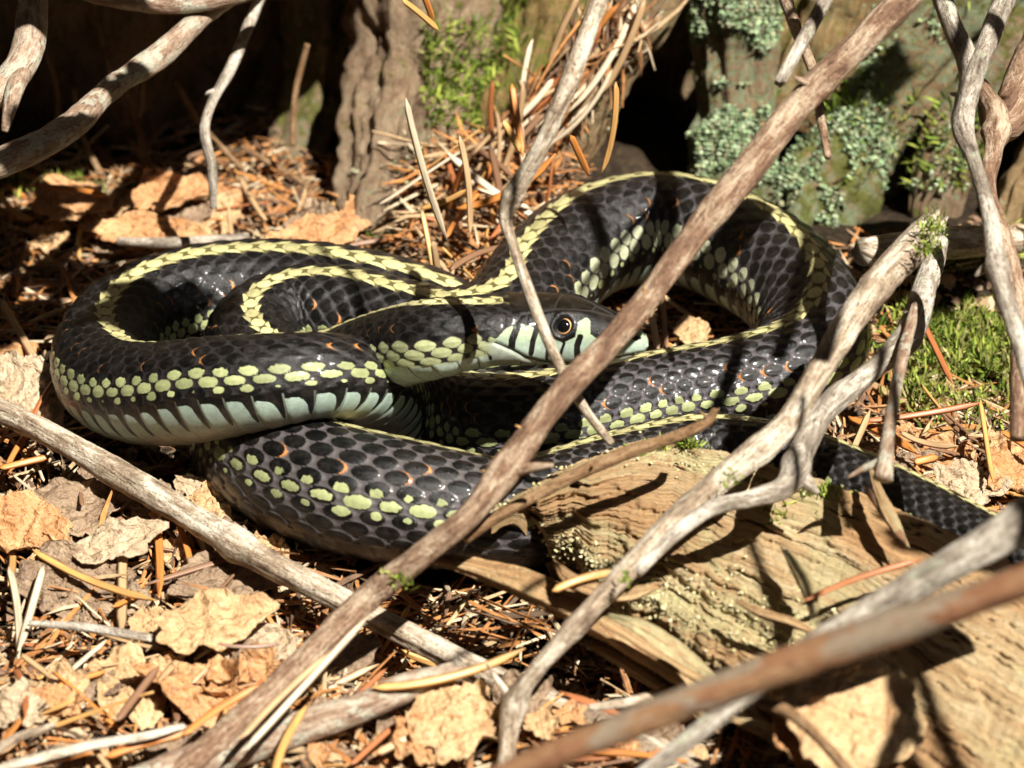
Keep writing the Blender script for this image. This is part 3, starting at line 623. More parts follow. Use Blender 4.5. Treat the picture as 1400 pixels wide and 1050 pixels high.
# ventral plates
uf = UU-np.floor(UU); seam = np.minimum(uf, 1-uf)
sd_v = 1-seam*(5.0-1.0*sst(SS, sJ0-3, sJ0-1))
vh = _hash(np.floor(UU).astype(np.int64), (TH > 0).astype(np.int64), np.zeros(UU.shape, np.int64), 4)
blob = np.full(UU.shape, -1.0)
fb_ = np.sin(TH*41+np.sin(UU*7)*2)*np.sin(UU*19+np.cos(TH*23)*2)
blob = np.where(jr == 0, 1.0, blob)
blob = np.where(jr == 1, (inner_side-0.20+0.5*bdu)*2.2, blob)
far = sst(SS, 20, 30)                                        # marks get smaller on the thicker body
front_part = 1-sst(SS, 4, 9)
blob = np.where(jr == 7, 0.80-0.10*sst(SS, sJ0-3, sJ0-1)-np.sqrt((bdu/0.53)**2+(bdv/0.56)**2)+0.30*(hsh-0.5)+0.10*fb_, blob)
blob = np.where(jr == 6, 0.62+0.10*fb_-0.25*far*sst(SS, sJ0-3, sJ0-1)-np.sqrt(((bdu)/0.5)**2+((inner_side+0.3)/0.8)**2)+0.25*(hsh-0.5), blob)
blob = np.where(jr == 8, 0.30-np.sqrt(((bdu-0.1)/0.5)**2+((inner_side-0.2)/0.8)**2)+0.45*(hsh-0.5), blob)
# pale lateral stripe is broad on the right coil and neck
cb = np.zeros(UU.shape+(3,)); cb[:] = (0.52, 0.48, 0.23)
latc = np.array([0.34, 0.37, 0.175]); cb = np.where((jr >= 5)[..., None], latc, cb)
ventc = np.array([0.40, 0.51, 0.43])
lz = sst(SS, sL0, sL0+1.5)*(1-sst(SS, sH0-0.5, sH0+0.8)); blob = blob+lz*0.40*((jr == 6) | (jr == 7)); cb = cb+(lz*((jr == 6) | (jr == 7)))[..., None]*np.array([0.12, 0.11, 0.14])
# belly: pale with a black blotch at the front outer corner of every plate
va = np.abs(TH)-TWV
blv = 0.42-1.5*np.exp(-((uf-0.14)/(0.09+0.20*(1-sst(va, 0.0, 0.5))*(0.6+0.7*vh)))**2)*(1-0.72*sst(va, 0.45, 0.85))-0.9*(1-sst(va, 0.0, 0.20+0.12*vh))+0.1*va
dkz = sst(SS, sJ0-3, sJ0-1)
blv = blv-1.6*dkz
blob = blob*(1-vent)+blv*vent
cb = cb*(0.72+0.5*hsh2)[..., None]
vst = sst(va+0.25*(vh-0.5), 0.5, 1.0)[..., None]; vcl = (ventc*(1-vst)+np.array([0.26, 0.24, 0.18])*vst)*(0.8+0.25*vh)[..., None]
cb = cb*(1-vent[..., None])+vcl*vent[..., None]
sdm = sdv*(1-vent)+sd_v*vent
skin = np.zeros(UU.shape+(3,)); skin[:] = (0.022, 0.019, 0.019)
tailf = 1-0.72*sst(SS, sI0-1, sI0+2)[..., None]; sk2 = np.array([0.080, 0.069, 0.069])*tailf; skin = skin*(1-dkz[..., None])+sk2*dkz[..., None]
rc = sst(SS, sL0-1, sL0+1)*0.35*(1-sst(SS, sK1, sK1+2))+0.65*sst(SS, sH0-1, sH0+1)*(1-sst(SS, sK1-1, sK1+1)); skin = skin+1.1*rc[..., None]*np.array([0.04, 0.035, 0.04])
ormark = ((hsh > 0.66) & (SS < sI0) & ((jr == 4) | (jr == 5)) & (bdu > 0.02) & (np.abs(inner_side) < 0.5))
skin = np.where(ormark[..., None], np.array([0.50, 0.20, 0.05]), skin)
skin = np.where((jr <= 1)[..., None] & (blob > 0.05)[..., None], np.array([0.11, 0.095, 0.035]), skin)
skin = skin*(1-vent[..., None])+((np.array([0.17, 0.20, 0.17])*(1-dkz[..., None])+np.array([0.05, 0.043, 0.038])*dkz[..., None])*(1-front_part[..., None])+np.array([0.05, 0.055, 0.045])*front_part[..., None])*vent[..., None]
# relief of each scale
dome = np.sqrt(np.clip(1-np.clip(sdv, 0, 1)**3, 0, 1))
keel = np.exp(-(bdv/0.10)**2)*np.clip(1-np.abs(bdu)*1.9, 0, 1)
sdm = np.where((jr <= 1) & (blob > 0.05) & (vent < 0.5), sdm*0.99, sdm)
rel = (0.030*wst+0.016*(1-wst))*dome+0.015*keel*(jr < 8)+(0.018*wst+0.034*(1-wst))*bdu*dome
rel = rel*np.where(jr <= 1, 0.6, 1.0)
relv = 0.020*(uf)*np.where(uf > 0.93, (1-uf)/0.07, 1.0)
rel = (rel*(1-vent)+relv*vent)*np.minimum(1, rad/0.7)[:, None]
# ---- head painting: a = px from snout, q = side-view height
vang = math.radians(22)
a_px = SS/sc_h*PX; q_px = (ver*math.cos(vang)-np.abs(lat)*math.sin(vang))/sc_h*PX
xi = 886-a_px; ctr = np.interp(xi[:, 0], HX[::-1], HC[::-1])[:, None]; yi = ctr-q_px
headm = (1-sst(a_px, 215, 232))
def segdist(x, y, poly):
    dmin = np.full(x.shape, 1e3)
    for (x0, y0), (x1, y1) in zip(poly[:-1], poly[1:]):
        dx, dy = x1-x0, y1-y0; t = np.clip(((x-x0)*dx+(y-y0)*dy)/(dx*dx+dy*dy), 0, 1)
        dmin = np.minimum(dmin, np.hypot(x-x0-t*dx, y-y0-t*dy))
    return dmin
def inpoly(x, y, poly):
    r = np.zeros(x.shape, bool); n = len(poly)
    for i in range(n):
        (x0, y0), (x1, y1) = poly[i], poly[(i+1) % n]
        c = ((y0 > y) != (y1 > y)) & (x < (x1-x0)*(y-y0)/((y1-y0) or 1e-9)+x0); r ^= c
    return r
def sdf(x, y, poly):
    d = segdist(x, y, list(poly)+[poly[0]]); return np.where(inpoly(x, y, poly), d, -d)
mouth = [(892, 481), (872, 487), (840, 493), (800, 498), (770, 499), (735, 496), (706, 490), (682, 479), (664, 470)]
lab = [(892, 455), (872, 452), (856, 458), (838, 463), (822, 463), (814, 458), (810, 440), (803, 434), (795, 440), (793, 462), (776, 470), (756, 462), (735, 453), (712, 446), (694, 442), (680, 450), (664, 468), (682, 480), (706, 491), (735, 497), (770, 500), (800, 499), (840, 494), (872, 488), (892, 482)]
bars = [((694, 446), (686, 466), (684, 482), 4.5), ((727, 450), (719, 467), (716, 482), 5.5), ((757, 460), (750, 478), (748, 492), 3.2), ((778, 470), (772, 486), (770, 496), 2.2), ((800, 462), (797, 473), (797, 492), 4.5), ((826, 464), (822, 478), (822, 490), 2.2), ((852, 462), (850, 474), (850, 488), 2.0)]
below = yi > np.interp(xi, [p[0] for p in mouth[::-1]], [p[1] for p in mouth[::-1]])
hb = sdf(xi, yi, lab)/6.0
for p0, p1, p2, wdt in bars: hb = np.minimum(hb, (segdist(xi, yi, [p0, p1, p2])-wdt)/4.0)
jawb = np.where(below & (a_px < 232), 0.6, -1.0)
for x0 in (700, 728, 755, 782, 812, 842): jawb = np.where(below, np.minimum(jawb, (segdist(xi, yi, [(x0, 494), (x0-6, 506)])-1.0)/4), jawb)
hb = np.maximum(hb, jawb)
for (cx, cy, rr) in ((668, 424, 9), (655, 436, 8), (644, 447, 7), (861, 470, 6)):
    hb = np.maximum(hb, (rr-np.hypot((xi-cx)*0.8, yi-cy))/5)
nd_ = np.hypot(xi-873, yi-463); hb = np.where(nd_ < 4, -1.0, hb); hb = np.clip(hb, -1, 1)
seams = [[(892, 450), (850, 436), (805, 425), (760, 424), (700, 430)], [(805, 425), (800, 405)], [(755, 424), (752, 400)], [(846, 436), (846, 462)], [(700, 430), (690, 445)], [(735, 428), (733, 452)], [(710, 430), (706, 446)],
         [(664, 430), (640, 470), (630, 500)], [(680, 424), (676, 450)]]
sm = np.minimum.reduce([segdist(xi, yi, p) for p in seams])
md = segdist(xi, yi, mouth)
hs = np.clip(1.05-sm/5.0, 0, 1); hs = np.maximum(hs, np.clip(1.1-md/4.0, 0, 1))
hs = np.where((a_px < 14), 0, hs)
# head blends into scaled neck
scale_zone = np.where(yi > 438, sst(a_px, 216, 228), sst(a_px, 186, 200))*(~below)+sst(a_px, 220, 240)*below
scale_zone = np.clip(scale_zone, 0, 1)
blob = blob*scale_zone+hb*(1-scale_zone)
sdm = sdm*scale_zone+hs*(1-scale_zone)
hc = np.array([0.36, 0.44, 0.28]); hcol = hc+(np.array([0.37, 0.47, 0.39])-hc)*sst(yi, 455, 480)[..., None]; hcol = np.where(below[..., None], np.array([0.36, 0.40, 0.33]), hcol)
cb = cb*scale_zone[..., None]+hcol*(1-scale_zone[..., None])
skin = skin*scale_zone[..., None]+np.array([0.03, 0.026, 0.024])*(1-scale_zone[..., None])
# neck: pale green bars low on the side, white throat plates
neck = sst(a_px, 225, 240)*(1-sst(a_px, 370, 420))
nb_ = np.where((jr >= 6) & (vent < 0.5), 0.65-best*0.6+0.3*(hsh-0.5), -1)
blob = np.where((neck > 0.5) & (jr >= 6) & (vent < 0.5), np.maximum(blob, nb_), blob)
cb = cb+neck[..., None]*(np.array([0.06, 0.06, 0.05])+np.array([0.14, 0.14, 0.12])*vent[..., None])
blob = np.where((neck > 0.5) & (vent > 0.5), 0.5, blob)
# mid-dorsal stripe stops behind the head
blob = np.where((jr <= 1) & (a_px < 205) & (scale_zone > 0.5), -1.0, blob)
rel = rel*scale_zone
groove = -0.030*np.exp(-(md/3.0)**2)*(a_px > 6)-0.014*np.exp(-(sm/2.2)**2)*(a_px > 14)
for p0, p1, p2, wdt in bars: groove = groove-0.008*np.exp(-((segdist(xi, yi, [p0, p1, p2]))/2.0)**2)
eyex, eyey = 773, 447
ed = np.hypot(xi-eyex, yi-eyey); groove = groove-0.06*np.exp(-(ed/11.0)**4)+0.02*np.exp(-((ed-16)/4.0)**2)
groove = groove-0.04*np.exp(-(nd_/3.0)**2)
brow = 0.035*np.exp(-((yi-428)/6.0)**2-((xi-775)/30.0)**2)
rel = rel+(groove+brow)*(1-scale_zone)
off = D_[:, None]*ver[..., None]+S_[:, None]*lat[..., None]
nr = nrm(D_[:, None]*(ct*Wp[:, None])[..., None]+S_[:, None]*(st*Hp[:, None])[..., None])
V = pts[:, None]+off+nr*rel[..., None]
Vs = V.reshape(-1, 3); q = grid_quads(ns, NTH)
e = (ns-1)*NTH; j = np.arange(NTH); n0 = len(Vs)
Vs = np.vstack([Vs, pts[0]-T_[0]*0.01, pts[-1]])
tr = np.vstack([np.stack([np.full(NTH, n0), j, (j+1) % NTH], 1), np.stack([np.full(NTH, n0+1), e+(j+1) % NTH, e+j], 1)])
ex1 = lambda a: np.concatenate([a.ravel(), a.ravel()[[0, -1]]]); ex3 = lambda a: np.vstack([a.reshape(-1, 3), a.reshape(-1, 3)[[0, -1]]])
snake = empty("garter_snake", [pts[:, 0].mean(), pts[:, 1].mean(), 0], label="black garter snake with yellow stripes coiled among the sticks, head facing right", cat="snake")
ba = {'sd': ('FLOAT', ex1(sdm)), 'blob': ('FLOAT', ex1(blob)), 'cblob': ('FLOAT_COLOR', ex3(cb)), 'cskin': ('FLOAT_COLOR', ex3(skin))}
put("body", Vs, q[:, ::-1], tr[:, ::-1], M['snake'], ba, parent=snake)
print("SNAKE", len(Vs), "len", s_[-1])
for key, xx in (("neck", 600), ):
    print("s at control points", [round(float(s_[np.argmin(np.hypot(*(np.array(proj(np.array(c[:3])[None]))-np.array([px_, py_]))) )]), 1) for c in ctrl[::6]])
# eyes
s = NT("snake_eye"); rr_ = s.attr("er", "Fac")
c = s.ramp(rr_, [(0, (0.004, 0.004, 0.004)), (0.60, (0.004, 0.004, 0.004)), (0.63, (0.85, 0.50, 0.22)), (0.69, (0.60, 0.30, 0.12)), (0.74, (0.02, 0.014, 0.01)), (1, (0.01, 0.01, 0.01))])
M['eye'] = s.done(c, 0.05, None, 0.8); s.b.inputs["Coat Weight"].default_value = 1; s.b.inputs["Coat Roughness"].default_value = 0.02
ie = int(np.argmin(np.abs(s_-(886-eyex)/PX*sc_h)))
for sg in (-1, 1):
    jj = np.argmin(np.where(np.sign(st[ie]) == sg, np.abs(yi[ie]-eyey), 1e9)); base = V[ie, jj]; nn_ = nr[ie, jj]
    cen = base-nn_*0.085; R = 0.155; nu, nv = 20, 28; vs = []; er = []
    a1 = nrm(np.cross(nn_, [0, 0, 1.0])); b1 = np.cross(nn_, a1)
    for i in range(nu):
        ph = (i+0.02)/nu*math.pi*0.75
        for k in range(nv):
            an = 2*math.pi*k/nv; vs.append(cen+R*(nn_*math.cos(ph)+math.sin(ph)*(a1*math.cos(an)+b1*math.sin(an)))); er.append(min(1, math.sin(min(ph, math.pi/2))*1.0))
    put("eye", vs, grid_quads(nu, nv), mat=M['eye'], attrs={'er': ('FLOAT', er)}, parent=snake)

# ------------------------------------------------------------------ sticks
stick("branch", [(215, 1085, 0.4, 20), (300, 1010, 0.7, 20), (400, 920, 1.1, 20), (500, 820, 1.7, 19), (575, 760, 2.3, 18), (640, 706, 2.8, 18), (700, 630, 3.3, 19), (760, 548, 3.9, 19), (860, 440, 4.6, 18), (950, 320, 5.4, 19), (1022, 232, 6.0, 22), (1100, 135, 6.6, 19), (1180, 55, 7.2, 20), (1260, -30, 7.8, 22), (1400, -200, 9, 24)],
      M['red'], "long brown branch crossing diagonally in front of the snake's head", "branch", knots=[(0.36, 0.25, 0.4), (0.62, 0.15, 0.25), (0.745, 0.2, 0.3)], seed=1, thorns=9,
      stubs=[(0.36, 0.5, 0.10, (0.9, -0.2, 0.3)), (0.745, 0.25, 0.07, (-0.6, -0.4, 0.5)), (0.9, 0.5, 0.12, (-0.3, -0.3, 1))])
stick("fallen_stick", [(-60, 535, 0.9, 15), (60, 590, 0.9, 17), (150, 640, 0.85, 19), (260, 705, 0.8, 19), (370, 770, 0.75, 19), (470, 822, 0.6, 17), (560, 868, 0.3, 17), (680, 930, 0.2, 18), (790, 978, 0.2, 19), (900, 1025, 0.2, 18), (1000, 1080, 0.2, 16)],
      M['tan'], "pale cracked stick running from the left edge under the diagonal branch", "stick", seed=2, ridges=0.13, knots=[(0.42, 0.3, 0.2)], rough=0.08)
stick("fallen_stick", [(170, 1075, 0.5, 24), (290, 1035, 0.5, 25), (390, 1002, 0.6, 25), (480, 972, 0.7, 23), (560, 940, 0.8, 20), (622, 918, 0.8, 15)], M['lichen'], "scaly whitish stick with a blunt end at the bottom left of centre", "stick", seed=3, rough=0.12, jag=0.8)
stick("front_branch", [(620, 1095, 4.2, 18), (700, 1056, 4.5, 20), (900, 976, 5.0, 22), (1060, 915, 5.4, 25), (1250, 848, 5.9, 25), (1400, 795, 6.3, 23), (1600, 730, 6.8, 26)], M['smooth'], "smooth blurred red-brown branch with peeling grey patches in the foreground", "branch", seed=4, rough=0.03, ridges=0.03, knots=[(0.6, 0.08, 0.5)])
stick("grey_branch", [(860, 1075, 2.5, 12), (950, 1005, 2.9, 14), (1040, 935, 3.3, 15), (1130, 870, 3.7, 17), (1240, 805, 4.1, 21), (1330, 755, 4.5, 25), (1420, 700, 4.9, 30), (1560, 620, 5.5, 40)], M['grey'], "grey weathered branch lying just behind the blurred red-brown one", "branch", seed=5, rough=0.1)
stick("twig", [(632, 732, 2.3, 13), (680, 706, 2.45, 9), (760, 662, 2.7, 9), (850, 622, 2.9, 10), (920, 598, 3.0, 8), (965, 578, 3.1, 7), (978, 560, 3.2, 5)], M['brown'], "thin brown twig reaching right over the log's top edge", "twig", seed=6, nth=16,
      stubs=[(0.97, 0.18, 0.03, (0.6, 0, 0.8)), (0.95, 0.15, 0.03, (-0.5, -0.2, 0.8)), (0.5, 0.12, 0.03, (0.2, -0.5, 0.5)), (0.3, 0.12, 0.04, (0, -0.6, -0.4))], step=0.04)
stick("twig", [(850, -80, 8.4, 12), (820, 0, 7.6, 12), (785, 95, 6.9, 13), (745, 190, 6.1, 12), (705, 262, 5.4, 13), (692, 300, 5.1, 9), (705, 345, 4.8, 7), (735, 430, 4.3, 8), (765, 500, 3.7, 8), (800, 560, 3.2, 7), (836, 606, 2.7, 5)], M['tan'], "long thin tan twig hanging bent in front of the snake's head", "twig", seed=7, nth=18, rough=0.1, knots=[(0.5, 0.3, 0.12), (0.86, 0.3, 0.1)], step=0.05)
stick("broken_stick", [(1280, 303, 4.6, 20), (1255, 330, 4.5, 23), (1190, 402, 4.2, 21), (1130, 492, 3.8, 19), (1075, 580, 3.3, 19), (1000, 645, 2.9, 18), (930, 705, 2.6, 17), (862, 775, 2.3, 16), (800, 842, 2.0, 14), (730, 920, 1.4, 12), (702, 970, 0.9, 14), (692, 1040, 0.5, 12), (680, 1110, 0.3, 12)],
      M['tan'], "pale stick with a snapped mossy upper end leaning across the log", "stick", seed=8, ridges=0.10, rough=0.09, jag=1.2, knots=[(0.14, 0.12, 0.1), (0.42, 0.15, 0.2), (0.74, 0.2, 0.2), (0.86, 0.4, 0.2)], stubs=[(0.86, 0.55, 0.06, (-0.4, 0.6, 0.3))])
stick("forked_stick", [(1284, 330, 3.0, 14), (1262, 400, 3.2, 17), (1240, 462, 3.2, 18), (1190, 508, 3.1, 15), (1125, 562, 3.0, 18), (1098, 612, 2.9, 17), (1076, 662, 2.8, 16), (1030, 680, 2.8, 12), (970, 696, 2.7, 11), (915, 736, 2.5, 10), (870, 782, 2.3, 9)],
      M['grey'], "knobbly grey stick with a bent elbow crossing beside the snapped one", "stick", seed=9, rough=0.12, knots=[(0.70, 0.35, 0.22), (0.52, 0.15, 0.2)], stubs=[(0.71, 0.25, 0.14, (0.6, -0.3, -0.5)), (0.4, 0.2, 0.08, (0.5, -0.3, 0.6))])
stick("twig", [(1252, 420, 3.5, 8), (1238, 470, 3.4, 9), (1225, 530, 3.3, 8), (1215, 590, 3.2, 9), (1210, 635, 3.1, 12), (1207, 655, 3.0, 14)], M['lichen'], "small lichen grey twig hanging down with a clubbed foot above the log", "twig", seed=10, nth=18,
      stubs=[(0.93, 0.42, 0.07, (-0.85, -0.2, -0.35))])
stick("pale_stick", [(1395, -60, 6.4, 16), (1365, 20, 6.1, 15), (1330, 110, 5.8, 14), (1316, 170, 5.6, 16), (1332, 220, 5.4, 10), (1352, 290, 5.2, 11), (1366, 380, 4.9, 13), (1392, 460, 4.6, 12), (1415, 540, 4.3, 12)], M['grey'], "bleached slender stick forking down the right edge of the picture", "stick", seed=11, knots=[(0.38, 0.15, 0.2), (0.76, 0.3, 0.12)],
      stubs=[(0.37, 0.12, 0.08, (-1, -0.2, 0.1)), (0.76, 0.2, 0.08, (-0.8, -0.2, -0.5))], parts=[("side_branch", [(1270, -60, 6.4, 15), (1300, 30, 6.1, 14), (1326, 90, 5.8, 16), (1322, 130, 5.7, 12)], dict(seed=12))])
stick("knotted_stick", [(1440, 20, 5.0, 30), (1400, 110, 4.8, 28), (1372, 170, 4.6, 26), (1350, 140, 4.7, 14)], M['red'], "thick brown stick stub behind the bleached one at the right edge", "stick", seed=13, rough=0.12)
stick("knotted_stick", [(1340, 118, 5.0, 13), (1362, 160, 4.9, 16), (1358, 210, 4.7, 14), (1350, 260, 4.5, 12), (1372, 330, 4.2, 13), (1390, 400, 3.9, 14), (1394, 500, 3.4, 14), (1392, 600, 2.8, 12)], M['red'], "knotted reddish stick dropping beside the bleached fork", "stick", seed=14, rough=0.12, knots=[(0.18, 0.4, 0.15)])
stick("twig", [(1150, -60, 7.2, 9), (1128, 0, 7.0, 10), (1095, 60, 6.8, 10), (1066, 112, 6.6, 8)], M['grey'], "short pale twig end pointing down beside the top of the long branch", "twig", seed=15, nth=16, jag=0.6)
stick("twig", [(1060, -40, 5.8, 10), (1085, 30, 5.9, 9), (1112, 100, 6.0, 7), (1122, 160, 5.9, 6), (1132, 214, 5.8, 5)], M['red'], "thin dark twig hanging beneath the long branch near the top", "twig", seed=16, nth=14)
stick("lichen_branch", [(-120, 265, 4.4, 24), (0, 222, 4.4, 21), (90, 178, 4.4, 20), (150, 122, 4.4, 15), (215, 78, 4.5, 18), (275, 22, 4.6, 16), (330, -30, 4.7, 24), (420, -120, 5, 26)], M['lichen'], "lichen spotted branch crossing the top left corner in front of the hollow", "branch", seed=17, rough=0.09, knots=[(0.42, 0.15, 0.25)])
stick("lichen_branch", [(50, -80, 5.6, 20), (44, 20, 5.4, 20), (36, 75, 5.2, 22), (8, 115, 5.0, 20), (-40, 150, 4.8, 20), (-110, 200, 4.5, 22)], M['lichen'], "short pale blurred branch bending out of the top left corner", "branch", seed=18, rough=0.06,
      parts=[("side_branch", [(30, 100, 5.1, 14), (18, 130, 5.0, 12), (6, 180, 4.6, 5)], dict(seed=19))])
stick("lichen_branch", [(60, -40, 5.4, 18), (140, -12, 5.2, 18), (230, 2, 5.0, 17), (310, -8, 4.9, 16), (420, -40, 4.8, 14)], M['lichen'], "pale branch along the top edge above the hollow", "branch", seed=20)
stick("twig", [(380, -60, 4.2, 8), (350, 10, 3.8, 8), (318, 88, 3.4, 8), (290, 140, 3.0, 7), (280, 180, 2.7, 7), (290, 230, 2.2, 7), (292, 285, 1.6, 5)], M['grey'], "slim grey twig dangling in the hollow on the left", "twig", seed=21, nth=14, stubs=[(0.62, 0.14, 0.05, (-0.8, -0.3, -0.2))])
stick("twig", [(40, 852, 0.7, 4), (110, 857, 0.7, 6), (170, 866, 0.7, 6.5), (206, 872, 0.7, 6)], M['grey'], "small grey twig lying flat in the litter left of the curled leaf", "twig", seed=22, nth=14, jag=0.5)
stick("wood_chip", [(-40, 1065, 0.6, 10), (40, 1040, 0.7, 11), (120, 1020, 0.7, 11), (200, 1006, 0.8, 9), (252, 992, 0.8, 6)], M['tan'], "bleached split sliver of wood at the bottom left corner", "wood sliver", seed=23, nth=14, flat=0.5)
stick("wood_chip", [(-30, 1040, 0.8, 8), (20, 1010, 0.9, 9), (75, 990, 0.9, 5)], M['tan'], "short pale sliver resting above the bleached one in the corner", "wood sliver", seed=24, nth=12, flat=0.5)
stick("wood_chip", [(160, 330, 0.6, 6), (230, 332, 0.6, 8), (300, 328, 0.6, 8), (340, 322, 0.6, 4)], M['grey'], "grey sliver of wood lying behind the left coil", "wood sliver", seed=25, nth=12)
stick("curved_twig", [(1030, 955, 2.3, 9), (1080, 975, 2.2, 9), (1120, 1010, 2.0, 8), (1165, 1060, 1.8, 8)], M['brown'], "curved brown twig over the large leaf at the bottom right", "twig", seed=26, nth=14)
stick("wood_chip", [(805, 968, 0.8, 5), (860, 960, 0.8, 7), (920, 945, 0.8, 6), (1000, 942, 0.9, 4)], M['tan'], "thin tan sliver lying between the two crossing sticks at the bottom", "wood sliver", seed=27, nth=12)
stick("root_piece", [(1180, 345, 2.0, 20), (1250, 338, 1.8, 22), (1320, 330, 1.6, 22), (1390, 330, 1.4, 18)], M['tan'], "pale sunlit piece of wood behind the forked stick on the right", "wood", seed=28)
DS = ['behind the lichen branch bend', 'near the top left corner', 'below the lichen branch', 'beside the lichen branch top', 'leaning right below the lichen branch', 'crossing low behind the dangling twig', 'slanting down at the far left', 'highest, near the pale flare', 'short one near the pale flare foot', 'low beside the dangling twig tip']
for i, (a, b) in enumerate([((120, -10), (150, 100)), ((60, 60), (75, 200)), ((170, 120), (210, 250)), ((200, 20), (190, 160)), ((240, 110), (330, 230)), ((330, 200), (430, 260)), ((100, 120), (150, 260)), ((420, 60), (400, 200)), ((370, 240), (360, 330)), ((330, 250), (350, 320))]):
    x0, y0 = a; x1, y1 = b
    stick("dry_stalk", [(x0, y0, 7.2-i*0.1, 4), ((x0+x1)/2+rnd.uniform(-12, 12), (y0+y1)/2, 7.0-i*0.1, 4.5), (x1, y1, 6.6-i*0.1, 4)], M['brown'], f"thin dead stem in the shaded hollow {DS[i]}", "stalk", mode='Y', group="dead stems in the shaded hollow", seed=40+i, nth=10)
# moss on the snapped stick end, tuft on the diagonal branch
bp = []
for cx, cy, h, sx, n in ((1276, 312, 4.7, 9, 160), (1268, 340, 4.6, 7, 110), (855, 792, 2.4, 4, 40), (548, 790, 1.95, 8, 60), (1000, 655, 2.9, 6, 30)):
    for _ in range(n): bp.append(P(rnd.gauss(cx, sx), rnd.gauss(cy, sx), h+0.15))
bp = np.array(bp); tag(blades("moss", bp, np.tile([0, -0.3, 0.7], (len(bp), 1)), 0.09, 0.014, mossc+[(0.30, 0.36, 0.08)], "little moss tufts clinging to the snapped stick and diagonal branch"), cat="moss")

# ------------------------------------------------------------------ needles
def needle_geo(L, wd, bend, seed, twist=0.3, n=14):
    r = random.Random(seed); V = []; t = np.linspace(0, 1, n)
    for u in t:
        x = (u-0.5)*L; y = bend*L*(1-(2*u-1)**2); z = 0.02*math.sin(u*5+seed)*L*0.3
        ww = wd*min(1, (u/0.06)**0.6 if u < 0.06 else 1)*min(1, ((1-u)/0.16)**0.8 if u > 0.84 else 1); ww = max(ww, wd*0.12)
        a = twist*(u-0.5)*2; ca, sa = math.cos(a), math.sin(a)
        for (cy, cz) in ((-1, 0.0), (-0.35, 0.22), (0, 0.12), (0.35, 0.22), (1, 0.0), (0, -0.26)):
            yy, zz = cy*ww/2, cz*wd
            V.append((x, y+yy*ca-zz*sa, z+yy*sa+zz*ca))
    Q = grid_quads(n, 6); V = np.array(V); m = len(V)
    V = np.vstack([V, V[:6].mean(0), V[-6:].mean(0)]); j = np.arange(6)
    T = np.vstack([np.stack([np.full(6, m), j, (j+1) % 6], 1), np.stack([np.full(6, m+1), (n-1)*6+(j+1) % 6, (n-1)*6+j], 1)])
    return V, Q[:, ::-1], T[:, ::-1]
def hero(p0, p1, wpx, bend, mat, label, cat="needle", group=None):
    p0 = np.asarray(p0); p1 = np.asarray(p1); c = (p0+p1)/2; L = np.linalg.norm(p1-p0); x = (p1-p0)/L
    vd = nrm(CAMP-c); z = nrm(vd-x*(vd@x)+np.array([rnd.uniform(-.35, .35), 0, rnd.uniform(0, .5)])); z = nrm(z-x*(z@x)); y = np.cross(z, x)
    V, Q, T = needle_geo(L, rcm(c, wpx), bend, rnd.randrange(99)); me = make_mesh("needle", V, Q, T, mat)
    o = bpy.data.objects.new("needle", me); C.objects.link(o)
    o.matrix_world = Matrix(((x[0], y[0], z[0], c[0]*CM), (x[1], y[1], z[1], c[1]*CM), (x[2], y[2], z[2], c[2]*CM), (0, 0, 0, 1)))
    tag(o, label, cat, group); return o
G_ = PG
